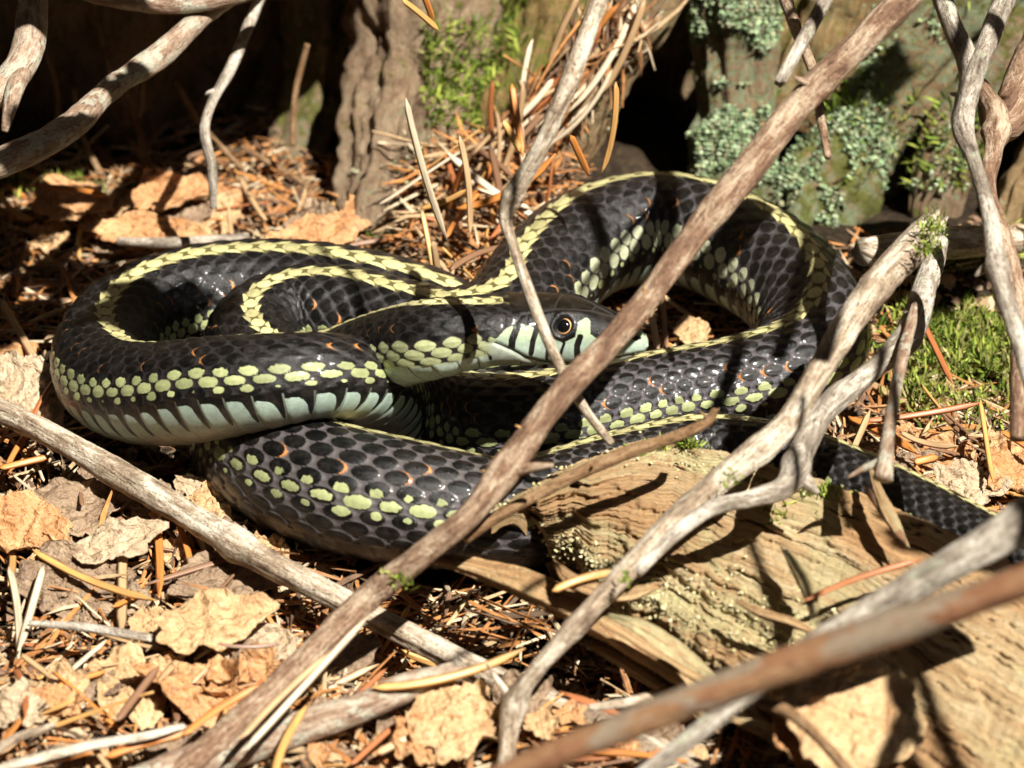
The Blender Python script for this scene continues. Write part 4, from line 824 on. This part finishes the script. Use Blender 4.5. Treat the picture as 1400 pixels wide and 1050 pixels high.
heroes = [  # x0 y0 l0 x1 y1 l1 width bend mat label
 (212, 690, .5, 218, 818, .4, 13, .01, 'n_orange', "wide bright orange needle standing upright below the pale cracked stick"),
 (238, 700, .5, 262, 780, .4, 10, .02, 'n_orange', "shorter orange needle right beside the upright one below the pale stick"),
 (45, 752, .6, 215, 822, .5, 11, -.04, 'n_gold', "long arched orange needle in the litter at the left"),
 (12, 775, .6, 25, 900, .4, 11, .03, 'n_pale', "bleached upright needle near the left edge, left of its pair"),
 (60, 775, .6, 25, 890, .5, 12, .0, 'n_pale', "bleached slanting needle touching the upright one near the left edge"),
 (168, 710, .4, 166, 870, .3, 15, .0, 'n_tan', "broad tan strip standing in the litter left of the orange needles"),
 (160, 985, .8, 218, 910, .9, 12, .0, 'n_brown', "brown needle lying slanted across the crumpled golden leaf"),
 (30, 895, .5, 82, 935, .5, 10, .0, 'n_tan', "tan needle crossing the left litter below the grey twig"),
 (78, 938, .55, 145, 918, .5, 9, .0, 'n_orange', "short orange needle meeting the tan one in the left litter"),
 (120, 1010, .6, 152, 1055, .5, 10, .0, 'n_tan', "tan needle poking out at the bottom edge left of the orange one"),
 (145, 1035, .6, 260, 1002, .7, 13, .03, 'n_orange', "curved orange needle under the bleached sliver at the bottom"),
 (250, 1005, .8, 362, 935, 1.0, 12, .04, 'n_orange', "orange needle leaning on the diagonal branch near the bottom"),
 (296, 880, 1.3, 385, 880, 1.2, 6, -.05, 'n_brown', "thin brown stalk lying right of the curled leaf"),
 (335, 1025, 1.3, 508, 838, 2.0, 10, .0, 'n_pale', "long pale straw needle lying along the underside of the diagonal branch"),
 (328, 1010, 1.2, 455, 890, 1.6, 11, .02, 'n_tan', "second straw needle close against the diagonal branch"),
 (375, 1060, .8, 420, 965, .9, 13, .05, 'n_gold', "upright golden needle crossing the scaly whitish stick"),
 (400, 915, .7, 478, 840, .5, 9, .02, 'n_tan', "tan needle slanting between the two crossing sticks"),
 (508, 940, 1.0, 718, 886, 1.2, 13, -.06, 'n_gold', "long curved golden needle lying over the cracked stick, bottom centre"),
 (470, 968, .8, 528, 915, .9, 9, .0, 'n_rust', "reddish needle left of the long curved golden one"),
 (480, 1045, .5, 548, 985, .6, 9, .0, 'n_rust', "thin reddish needle left of the curled leaf at the bottom centre"),
 (515, 1030, .5, 575, 1000, .6, 13, .0, 'n_tan', "pale tan chip touching the bottom centre leaf"),
 (1100, 822, 2.2, 1260, 765, 2.3, 9, .03, 'n_rust', "long rust red needle lying on the log at the right"),
 (1182, 665, 2.3, 1240, 745, 2.3, 12, .0, 'n_brown', "brown flat needle stuck on the log under the clubbed twig"),
 (870, 445, 4.4, 990, 298, 5.3, 11, .04, 'n_orange', "bright orange needle clinging to the underside of the long branch by the snout"),
 (755, 808, 2.0, 845, 782, 2.1, 12, .05, 'n_gold', "curved golden brown sliver at the log's broken notch"),
 (555, 135, 4.6, 612, 330, 2.2, 10, -.02, 'n_pale', "tall pale needle leaning against the root flare"),
 (592, 330, 2.0, 600, 385, 1.2, 11, .0, 'n_tan', "straight tan needle standing at the foot of the root flare"),
 (577, 288, 2.0, 595, 380, 1.2, 8, .0, 'n_gold', "narrow golden needle beside the tall pale one"),
 (628, 185, 3.4, 642, 325, 2.0, 9, .04, 'n_tan', "curved tan needle upright in the middle of the needle pile"),
 (575, 285, 2.0, 640, 258, 2.4, 8, -.05, 'n_gold', "pale gold needle bent over the top of the needle pile"),
 (625, 285, 2.1, 760, 210, 3.0, 12, -.10, 'n_orange', "strongly curved bright orange needle arching over the needle pile"),
 (700, 115, 3.8, 715, 215, 3.0, 10, .0, 'n_orange', "upright orange needle above the needle pile"),
 (688, 165, 3.5, 716, 212, 3.0, 11, .0, 'n_gold', "short golden needle crossing the upright orange one"),
 (842, 112, 4.6, 822, 238, 3.2, 9, .05, 'n_gold', "lone orange needle standing against the black hollow"),
 (780, 185, 3.8, 805, 240, 3.0, 10, .0, 'n_orange', "orange needle leaning left of the black hollow"),
 (550, 0, 6.0, 600, 42, 5.4, 9, .02, 'n_gold', "golden needle caught on the root flare at the top edge"),
 (575, -15, 6.0, 592, 30, 5.4, 9, .02, 'n_orange', "orange needle caught on the root flare at the top edge"),
 (0, 262, 1.2, 45, 300, 1.0, 8, -.12, 'n_gold', "thin curved amber needle at the left edge under the lichen branch"),
 (0, 408, .8, 70, 530, .5, 11, .0, 'n_tan', "straight tan needle at the left edge beside the left coil"),
 (192, 365, 1.0, 268, 346, 1.1, 16, .0, 'n_orange', "broad vivid orange sliver behind the left coil"),
 (60, 255, 1.0, 150, 268, 1.1, 8, .02, 'n_orange', "orange needle under the lichen branch at the upper left"),
 (0, 640, .6, 70, 624, .6, 10, .0, 'n_orange', "short orange needle at the left edge below the pale cracked stick"),
 (1160, 570, .7, 1255, 620, .7, 12, .02, 'n_orange', "broad orange needle right of the tail, behind the clubbed twig"),
 (1250, 632, .6, 1282, 625, .6, 12, .0, 'n_orange', "stubby orange needle tip above the tail at the right"),
 (1180, 575, .9, 1345, 550, 1.0, 9, -.02, 'n_rust', "long reddish straw in front of the green moss cushion"),
 (1340, 548, 1.0, 1358, 660, .7, 8, .0, 'n_gold', "golden needle hanging at the end of the reddish straw"),
 (1230, 590, .8, 1310, 610, .8, 9, -.08, 'n_tan', "arched tan needle beside the tail at the right"),
 (1262, 440, 1.4, 1302, 525, 1.2, 9, .0, 'n_rust', "pinkish straw slanting down across the green moss"),
 (1155, 640, .9, 1190, 560, 1.2, 10, .0, 'n_tan', "slanted tan needle behind the knobbly grey stick"),
 (1370, 590, .9, 1420, 620, .8, 9, .0, 'n_orange', "orange needle at the right edge below the moss"),
 (905, 400, 1.0, 912, 480, .5, 8, .0, 'n_brown', "brown needle standing inside the right coil"),
 (888, 410, 1.0, 900, 482, .5, 10, .0, 'n_tan', "wider tan needle standing inside the right coil"),
]
for x0, y0, l0, x1, y1, l1, wd, bd, mt, lb in heroes:
    hero(P(x0, y0, l0), P(x1, y1, l1), wd, bd, M[mt], lb)
# the loose pile of individual needles, copied one by one
NC = [('n_orange', 'bright orange'), ('n_rust', 'rust red'), ('n_tan', 'tan'), ('n_pale', 'bleached'), ('n_gold', 'golden'), ('n_brown', 'dark brown'), ('n_tan', 'tan'), ('n_brown', 'dark brown')]
protos = []
for i in range(10):
    L_ = rnd.uniform(0.9, 2.0); geo = needle_geo(L_, rnd.uniform(0.07, 0.13), rnd.uniform(-.07, .07), i, rnd.uniform(-.8, .8))
    for mt, cn in NC: protos.append((make_mesh("needle", *geo, M[mt]), cn, L_))
MARKS = [(60, 590, "at the left end of the pale cracked stick"), (200, 690, "just below the pale cracked stick"), (330, 770, "under the middle of the pale cracked stick"), (40, 720, "near the dark orange leaf at the left edge"),
 (120, 800, "by the long arched needle"), (45, 850, "between the two bleached needles at the left edge"), (230, 800, "below the upright orange needle"), (283, 852, "around the curled golden leaf"), (160, 868, "along the small grey twig"),
 (40, 960, "in the lower left corner"), (180, 940, "around the crumpled golden leaf"), (270, 960, "around the twisted brown leaf"), (100, 1030, "along the bottom left edge"), (220, 1030, "near the foot of the diagonal branch"),
 (350, 900, "left of the diagonal branch"), (430, 850, "between the diagonal branch and the cracked stick"), (450, 930, "right of the diagonal branch"), (400, 1020, "in front of the scaly whitish stick"), (540, 900, "above the long curved golden needle"),
 (540, 990, "behind the scaly whitish stick's blunt end"), (620, 985, "around the crinkled leaf at the bottom centre"), (700, 1030, "at the foot of the snapped pale stick"), (780, 960, "below the log's splintered edge"), (880, 1000, "behind the blurred foreground branch"),
 (960, 1030, "under the grey branch at the bottom"), (720, 900, "in the shade under the log"), (130, 290, "behind the coil under the lichen branch"), (230, 290, "at the mouth of the hollow"), (300, 300, "at the tip of the dangling grey twig"),
 (380, 310, "behind the top of the left coil"), (450, 320, "at the left foot of the pale root flare"), (540, 340, "in front of the pale root flare"), (600, 330, "at the left of the needle pile"), (640, 240, "at the top of the needle pile"),
 (660, 330, "in the middle of the needle pile"), (720, 220, "on the right slope of the needle pile"), (740, 300, "against the right coil's outer side"), (690, 370, "low in the gap between the coils"), (1180, 540, "beside the knobbly grey stick's lower part"),
 (1240, 600, "just above the tail"), (1250, 520, "at the left rim of the moss cushion"), (1320, 540, "on the green moss cushion"), (1320, 640, "around the whitish leaf above the tail"), (1380, 680, "at the right edge above the tail")]
def lab_for(c, cn, L_, o):
    x, y = [float(v[0]) for v in proj(np.array([c]))] if False else [float(v) for v in proj(np.asarray(c))]
    mk = min(MARKS, key=lambda m: (m[0]-x)**2+(m[1]-y)**2)
    d = o.matrix_world.to_3x3() @ Vector((1, 0, 0)); dx = d.x; dy = d.y*math.sin(PITCH)+d.z*math.cos(PITCH)
    an = math.degrees(math.atan2(dy, dx)) % 180
    w_ = "level" if an < 22 or an > 158 else "upright" if 68 < an < 112 else "right-leaning" if an <= 68 else "left-leaning"
    return f"{'long' if L_ > 1.35 else 'short'} {w_} {cn} needle {mk[2]}"
src = bpy.data.objects.new("needle", protos[0][0])
zones = [ # cx cy sx sy n liftmin liftmax tilt label group
 ((0, 560, 330, 1050), 60, .05, .55, .25, "dry needle lying in the sunlit litter below and left of the snake", "needles in the lower left litter"),
 ((300, 880, 1000, 1050), 46, .05, .5, .25, "dry needle among the sticks along the bottom of the picture", "needles along the bottom"),
 ((100, 240, 600, 345), 28, .05, .4, .25, "dry needle on the lit strip of ground behind the left coil", "needles behind the left coil"),
 ((575, 180, 760, 385), 50, .1, 1.5, .9, "dry needle in the tangled pile between the two coils", "needles in the pile between the coils"),
 ((1150, 500, 1400, 700), 24, .05, .5, .3, "dry needle beside the mossy ground right of the tail", "needles by the moss"),
]
def place(me, c, yaw, tilt, rollv, sc, label, group, name="needle", cat="needle"):
    me, cn, L_ = me; o = src.copy(); o.data = me; C.objects.link(o); o.name = name
    o.matrix_world = Matrix.Translation(Vector(c*CM)) @ Matrix.Rotation(yaw, 4, 'Z') @ Matrix.Rotation(tilt, 4, 'Y') @ Matrix.Rotation(rollv, 4, 'X') @ Matrix.Scale(sc, 4)
    lb_ = lab_for(c, cn, L_*sc, o); tag(o, lb_, cat, "needles "+lb_.split(" needle ")[1])
for (bx, n, l0, l1, tl, lb, grp) in zones:
    for k in range(n):
        c = PG(rnd.uniform(bx[0], bx[2]), rnd.uniform(bx[1], bx[3]), rnd.uniform(l0, l1))
        yaw = rnd.uniform(0, math.pi*2)
        place(rnd.choice(protos), c, yaw, rnd.gauss(0, tl), rnd.gauss(0, 0.5), rnd.uniform(0.6, 1.1), lb, grp)
# fallen fibres along the slanting root
for k in range(34):
    f = rnd.random(); x = 850-190*f+rnd.uniform(-60, 35); y = 30+250*f+rnd.uniform(-20, 20)
    p = PY(x, y, 5.0-0.7*f+rnd.uniform(-.3, .2)); dr = nrm(np.array([-0.5+rnd.gauss(0, .35), -0.2+rnd.gauss(0, .15), -0.8]))
    L = rnd.uniform(0.8, 2.4)
    hero(p-dr*L/2, p+dr*L/2, rnd.uniform(6, 11), rnd.uniform(-.12, .12), M[rnd.choice(['n_tan', 'n_tan', 'n_gold', 'n_rust', 'n_pale', 'n_orange', 'n_brown'])], f"dry fibre on the slanting root {['at the top edge', 'just below the top edge', 'high up', 'above the middle', 'at the middle', 'below the middle', 'low down', 'near the foot', 'at the foot'][int(f*8.99)]}, {'outermost right' if x > 865-190*f else 'right of centre' if x > 840-190*f else 'left of centre' if x > 815-190*f else 'outermost left'}", group="fibres on the slanting root")

# ------------------------------------------------------------------ litter mass (stuff)
def litter():
    Vs_, Qs, Ts, Cs = [], [], [], []; n = 0
    cols = np.array([(0.52, 0.24, 0.08), (0.36, 0.18, 0.08), (0.52, 0.36, 0.20), (0.22, 0.13, 0.08), (0.60, 0.48, 0.32), (0.12, 0.08, 0.05), (0.42, 0.18, 0.06)])
    geos = [needle_geo(rnd.uniform(0.7, 2.0), rnd.uniform(0.045, 0.09), rnd.uniform(-.1, .1), i, rnd.uniform(-1, 1), 5) for i in range(12)]
    def bag(x0, y0, x1, y1, cnt, l0=-.05, l1=.22, sc=1.0):
        nonlocal n
        for c in PGv(rg.uniform(x0, x1, cnt), rg.uniform(y0, y1, cnt), rg.uniform(l0, l1, cnt)):
            V, Q, T = rnd.choice(geos); a, b, g2 = rnd.uniform(0, 6.28), rnd.gauss(0, .25), rnd.gauss(0, .5)
            Rm = np.array((Matrix.Rotation(a, 3, 'Z') @ Matrix.Rotation(b, 3, 'Y') @ Matrix.Rotation(g2, 3, 'X')))
            V2 = (V*sc*rnd.uniform(0.5, 1.1))@Rm.T+c; Vs_.append(V2); Qs.append(Q+n); Ts.append(T+n); n += len(V2)
            Cs.append(np.tile(cols[rnd.randrange(len(cols))]*rnd.uniform(0.7, 1.15), (len(V2), 1)))
    bag(-150, 540, 500, 1150, 2200); bag(300, 800, 1150, 1150, 1700); bag(-100, 220, 640, 480, 2000); bag(560, 180, 780, 400, 1700, -.05, .9)
    bag(1120, 330, 1500, 720, 500); bag(1120, 540, 1500, 720, 900); bag(800, 370, 1100, 520, 500); bag(-100, 100, 420, 300, 700)
    for _ in range(420):                                          # needles fallen down the slanting root
        f = rnd.random(); p = PY(855-200*f+rnd.uniform(-55, 45), 20+260*f, 5.15-0.6*f+rnd.uniform(-.15, .3)); V, Q, T = rnd.choice(geos)
        x = nrm(np.array([-0.5+rnd.gauss(0, .5), rnd.gauss(-.2, .2), -0.8])); z = nrm(np.cross(x, rg.normal(0, 1, 3))); y = np.cross(z, x)
        V2 = V*0.9 @ np.stack([x, y, z])+p; Vs_.append(V2); Qs.append(Q+n); Ts.append(T+n); n += len(V2)
        Cs.append(np.tile(cols[rnd.randrange(len(cols))]*rnd.uniform(0.7, 1.15), (len(V2), 1)))
    put("needle_litter", np.vstack(Vs_), np.vstack(Qs), np.vstack(Ts), M['vcol'], {'vcol': ('FLOAT_COLOR', np.vstack(Cs))}, label="brown and tan mass of broken conifer needles covering the ground", cat="litter", kind='stuff', smooth=False)
litter()
# bark crumbs / leaf fragments
bp = []
for (x0, y0, x1, y1, cnt) in ((-120, 540, 480, 1120, 2600), (300, 800, 1100, 1120, 1500), (-80, 240, 620, 420, 1300), (1150, 380, 1480, 700, 1200), (560, 200, 780, 400, 500), (820, 380, 1080, 500, 200)):
    for _ in range(cnt):
        c = P(rnd.uniform(x0, x1), rnd.uniform(y0, y1), 0); bp.append([c[0], c[1], 0])
bp = np.array(bp); bp[:, 2] = gz(bp[:, 0], bp[:, 1])+rg.uniform(-0.03, 0.15, len(bp))
V, T, cc = flakes(len(bp), bp, np.tile([0, 0, 1.0], (len(bp), 1)), 0.10, [(0.28, 0.17, 0.09), (0.18, 0.11, 0.07), (0.4, 0.27, 0.15), (0.10, 0.07, 0.05), (0.46, 0.34, 0.22)], 0.5)
put("bark_crumbs", V, None, T, M['vcol'], {'vcol': ('FLOAT_COLOR', cc)}, label="crumbs of bark and leaf scattered over the whole ground", cat="litter", kind='stuff', smooth=False)

# ------------------------------------------------------------------ dead leaves
def leaf(cx, cy, lift, wpx, hpx, rot, mat, label, seed, crumple=0.22, lobes=0.12, curl=0.25, base='g', tilt=(0, 0), cat="dead leaf"):
    c = PG(cx, cy, lift) if base == 'g' else P(cx, cy, lift)
    a = rcm(c, wpx/2); b = rcm(c, hpx/2)/math.sin(PITCH+math.radians(18)); nr_, na = 26, 84
    an = np.linspace(0, 2*np.pi, na, endpoint=False); rr = np.linspace(0.02, 1, nr_)
    A, Rr = np.meshgrid(an, rr); A = A.T; Rr = Rr.T
    prof = 1+lobes*0.6*np.sin(A*5+seed)+lobes*0.35*np.sin(A*9+seed*2)+0.22*np.exp(-(np.minimum(A, 2*np.pi-A)/0.35)**2)
    prof = prof*(1+0.10*fbm(np.stack([np.cos(A).ravel()*4, np.sin(A).ravel()*4, A.ravel()*0+seed], 1), seed, 3).reshape(A.shape)*2)
    u = Rr*prof*np.cos(A); v = Rr*prof*np.sin(A)
    p = np.stack([u.ravel()*2.0+seed*5, v.ravel()*2.0, u.ravel()*0], 1)
    cr = np.abs(fbm(p*1.1, seed+400, 4, 0.6)).reshape(A.shape)
    z = crumple*2.3*(cr-0.2)*(0.3+0.7*Rr)+0.22*np.sin(u*2.2+seed)*crumple*2+curl*(Rr**3)*(0.6+0.8*np.sin(A*2+seed))
    z += -0.09*np.exp(-(v/0.06)**2)+0.05*np.abs(np.sin((u*6+np.abs(v)*5)))*np.exp(-np.abs(v))*0.5
    V = np.stack([u.ravel()*a, v.ravel()*b, z.ravel()*min(a, b)], 1)
    V = V @ np.array(Matrix.Rotation(math.radians(rot), 3, 'Z')).T
    V = V @ np.array(Matrix.Rotation(math.radians(18+tilt[0]), 3, 'X') @ Matrix.Rotation(math.radians(tilt[1]), 3, 'Y')).T
    V = V+c; n = len(V); Q = grid_quads(na, nr_, False); Q = np.vstack([Q, [[(na-1)*nr_+i, i, i+1, (na-1)*nr_+i+1] for i in range(nr_-1)]])
    V2 = V-np.array([0, 0, 0.02]); rim = np.array([[k*nr_+nr_-1, ((k+1) % na)*nr_+nr_-1, ((k+1) % na)*nr_+nr_-1+n, k*nr_+nr_-1+n] for k in range(na)])
    V = np.vstack([V, V2]); Q = np.vstack([Q, Q[:, ::-1]+n, rim])
    put("dead_leaf", V, Q, None, mat, label=label, cat=cat)
leaf(283, 852, .85, 150, 75, 14, M['leaf_gold'], "curled golden leaf lying on top of the litter left of the diagonal branch", 1, .25, .08, .2)
leaf(182, 940, .45, 100, 100, 20, M['leaf_gold'], "crumpled golden leaf with the brown needle across it", 2, .35, .12, .2)
leaf(270, 945, .45, 100, 120, 60, M['leaf_orange'], "twisted brown leaf with a dark hole in the lower left litter", 3, .45, .2, .5)
leaf(340, 930, .45, 90, 90, 100, M['leaf_orange'], "crinkled orange leaf squeezed under the diagonal branch", 4, .45, .2, .4)
leaf(345, 885, .5, 120, 60, -6, M['leaf_pale'], "pale lacy leaf right of the curled golden one", 5, .3, .15, .15)
leaf(80, 950, .35, 70, 70, 10, M['leaf_gold'], "small golden leaf scrap in the lower left corner litter", 6, .4, .2, .2)
leaf(25, 968, .35, 60, 60, 80, M['leaf_pale'], "little curled pale leaf at the left edge near the bottom", 7, .4, .2, .3)
leaf(618, 985, .6, 130, 100, -12, M['leaf_gold'], "crinkled golden leaf at the bottom centre beside the pale stick's foot", 8, .35, .18, .15)
leaf(575, 1010, .5, 80, 60, 12, M['leaf_orange'], "orange leaf scrap tucked left under the bottom centre leaf", 9, .4, .2, .2)
leaf(1165, 975, 1.75, 185, 150, -15, M['leaf_gold'], "large pale golden leaf lying on the log under the blurred branch", 10, .14, .07, .08, 'h', (4, 2))
leaf(1130, 900, 2.1, 90, 50, 10, M['leaf_gold'], "small golden leaf peeping out above the blurred branch", 11, .2, .1, .1, 'h')
leaf(1095, 1015, 1.4, 60, 90, 20, M['leaf_orange'], "narrow orange leaf hanging off the log's end at the bottom", 12, .3, .1, .3, 'h')
leaf(35, 545, .5, 110, 110, 30, M['leaf_pale'], "pale crumpled leaf at the left edge beside the coil", 13, .3, .15, .2)
leaf(15, 500, .4, 80, 60, -20, M['leaf_orange'], "tan leaf scrap above the pale crumpled one at the left edge", 14, .3, .2, .2)
leaf(95, 700, .4, 150, 80, 25, M['leaf_brown'], "dull brown decayed leaf under the pale cracked stick", 15, .3, .12, .2)
leaf(110, 800, .3, 170, 90, -10, M['leaf_brown'], "broad dark leaf lying flat beneath the long arched needle", 16, .25, .12, .1)
leaf(310, 790, .35, 150, 70, 15, M['leaf_brown'], "dark glossy leaf between the orange needles and the cracked stick", 17, .25, .1, .1)
leaf(35, 720, .5, 90, 100, 70, M['leaf_orange'], "dark orange leaf at the left edge below the cracked stick", 18, .35, .15, .3)
leaf(150, 745, .5, 120, 50, 18, M['leaf_pale'], "grey veined leaf folded in the left litter", 19, .3, .1, .3)
leaf(290, 690, .5, 60, 60, 20, M['leaf_gold'], "small tan leaf edge poking up behind the cracked stick", 20, .3, .2, .4)
leaf(265, 665, .6, 55, 30, 0, M['leaf_pale'], "little curled leaf tip just left of the front coil", 21, .3, .2, .4)
leaf(95, 275, .7, 100, 60, 0, M['leaf_orange'], "brown pink leaf on the lit ground under the lichen branch", 22, .2, .15, .2)
leaf(235, 265, .7, 110, 50, 20, M['leaf_orange'], "tan curled leaf at the front of the hollow", 23, .3, .15, .4)
leaf(200, 318, .6, 160, 50, -10, M['leaf_orange'], "long tan leaf behind the left coil", 24, .25, .1, .2)
leaf(430, 320, .5, 120, 50, 10, M['leaf_orange'], "pinkish brown leaf at the foot of the root flare", 25, .3, .2, .2)
leaf(945, 455, .4, 45, 45, 20, M['leaf_gold'], "small golden leaf scrap inside the right coil", 26, .2, .1, .2)
leaf(1320, 665, .5, 90, 60, 0, M['leaf_pale'], "whitish crumpled leaf above the tail at the right", 27, .35, .2, .2)
leaf(1240, 690, .4, 60, 40, 0, M['leaf_orange'], "tan leaf scrap just above the tail at the right", 28, .35, .2, .2)
leaf(1390, 640, .5, 90, 70, 30, M['leaf_orange'], "tan crumpled leaf at the right edge above the tail", 29, .35, .2, .2)
leaf(880, 1010, .4, 110, 60, 0, M['leaf_brown'], "brown leaf lying in shade behind the foot of the blurred branch", 30, .3, .15, .2)
leaf(450, 905, .4, 120, 60, 20, M['leaf_brown'], "brown leaf beneath the crossing sticks at the bottom", 31, .3, .15, .2)

LM = [('leaf_gold', 'golden'), ('leaf_orange', 'orange brown'), ('leaf_brown', 'dull brown'), ('leaf_brown', 'dull brown')]
for k in range(64):
    x, y = (rnd.uniform(-10, 470), rnd.uniform(650, 1050)) if k < 34 else (rnd.uniform(380, 960), rnd.uniform(880, 1050)) if k < 48 else (rnd.uniform(60, 560), rnd.uniform(270, 345)) if k < 58 else (rnd.uniform(1180, 1400), rnd.uniform(590, 700))
    mt, cn = rnd.choice(LM); w_ = rnd.uniform(28, 75); mk = min(MARKS, key=lambda m: (m[0]-x)**2+(m[1]-y)**2)
    leaf(x, y, rnd.uniform(.1, .4), w_, w_*rnd.uniform(.5, 1.0), rnd.uniform(0, 180), M[mt], f"{'tiny' if w_ < 38 else 'small' if w_ < 50 else 'mid sized' if w_ < 63 else 'fairly large'} {cn} leaf scrap {mk[2]}", 50+k, .35, .22, rnd.uniform(.1, .5))
    bpy.context.scene.collection.objects[-1]['group'] = "leaf scraps in the litter"

# ------------------------------------------------------------------ added twigs and leaves above the frame, placed to cast shade on the scene
bough = empty("added_shade_bough", [3, -6, 18], label="added bough with brown leaves, unseen above the picture to cast shade", cat="bough")
def shade_twig(a, b, ha, hb, t, r):
    p0 = P(*a, ha)+SUN*t; p1 = P(*b, hb)+SUN*t; dd = nrm(p1-p0); mid = (p0+p1)/2+rg.normal(0, 0.1, 3)
    V, q, tt_, tc, nn = tube([[*(p0-dd*0.5), r*0.8], [*mid, r], [*(p1+dd*0.5), r*0.9]], 0.15, 12, seed=rnd.randrange(90))
    put("twig", V, q, tt_, M['dark'], {'tc': ('FLOAT_VECTOR', tc)}, parent=bough)  # added twig, moved up the sun ray to throw a thin shadow
def shade_leaf(x, y, h, t, wcm, hcm, seed, rot=0):
    c = P(x, y, h)+SUN*t; a1 = nrm(np.cross(SUN, [0, 1, 0.2])); b1 = np.cross(SUN, a1); cr_, sr_ = math.cos(rot), math.sin(rot)
    A = np.linspace(0, 2*np.pi, 40, endpoint=False); rr = 1+0.16*np.sin(A*5+seed)+0.1*np.sin(A*11+seed)
    V = [c+SUN*0.05]
    for ang, q in zip(A, rr):
        uu, v2 = math.cos(ang)*wcm*q, math.sin(ang)*hcm*q; V.append(c+a1*(uu*cr_-v2*sr_)+b1*(uu*sr_+v2*cr_)+SUN*0.15*math.sin(ang*3+seed))
    T = [[0, k+1, (k+1) % 40+1] for k in range(40)]
    put("leaf", V, None, T, M['leaf_brown'], parent=bough)  # added sheet square to the sun, throws a leaf-shaped shadow
for a, b, ha, hb, t, r in (((780, 262), (880, 372), 2.0, 1.8, 15, .14), ((700, 820), (840, 760), 1.6, 1.6, 15, .06), ((1010, 690), (1075, 840), 1.7, 1.6, 15, .07), ((1220, 900), (1185, 1060), 1.4, 1.2, 15, .13), ((450, 350), (560, 470), 1.9, 2.2, 16, .06), ((640, 240), (600, 360), 1.5, .5, 16, .09), ((1060, 150), (1120, 330), 3, 1.5, 16, .12), ((1120, 560), (1150, 700), 1.7, 1.7, 15, .08), ((980, 250), (1160, 330), 2, 1.6, 16, .07), ((905, 215), (935, 330), 2.0, 1.8, 15, .13), ((1100, 290), (1062, 470), 1.8, 1.4, 15, .13), ((1010, 470), (1003, 610), 1.6, 1.6, 14, .12),
                           ((830, 350), (905, 270), 1.9, 2.0, 16, .07), ((1180, 850), (1290, 1060), 2, 1.5, 16, .14), ((1290, 900), (1340, 1060), 2, 1.5, 16, .1)):
    shade_twig(a, b, ha, hb, t, r)
for x, y, h, t, w_, h_, sd_, ro in ((110, 362, .5, 16, .85, .55, 1, .1), (70, 420, .5, 16, .9, .6, 9, .1), (-10, 440, .5, 17, 1.1, 0.7, 7, .5), (1190, 120, 2, 17, .5, .4, 5, .3), (215, 420, 1.7, 16, 1.05, .7, 2, .5), (-60, 300, .5, 16, 1.5, 1.2, 3, 0), (1330, 760, 1.6, 17, 1.2, .5, 4, -.4), (1330, 300, 2, 17, .7, 1.0, 6, 0)):
    shade_leaf(x, y, h, t, w_, h_, sd_, ro)
seen = {}
for o in bpy.data.objects:
    if o.get('category') and o.get('group') and o.parent is None: seen.setdefault(o['label'], []).append(o)
for lb_, os_ in seen.items():                    # of look-alikes in one spot, name the one nearer the camera
    if 1 < len(os_) < 7:
        xs = sorted(os_, key=lambda o: o.location.x); nw = len(lb_.split())
        names = ["leftmost one"]+["second from left", "third from left", "fourth from left", "fifth from left"][:len(os_)-2]+["rightmost one"]
        for o, nm_ in zip(xs, names):
            if nw+3 <= 16: o['label'] = lb_+", "+nm_
print("objects", len(bpy.data.objects))
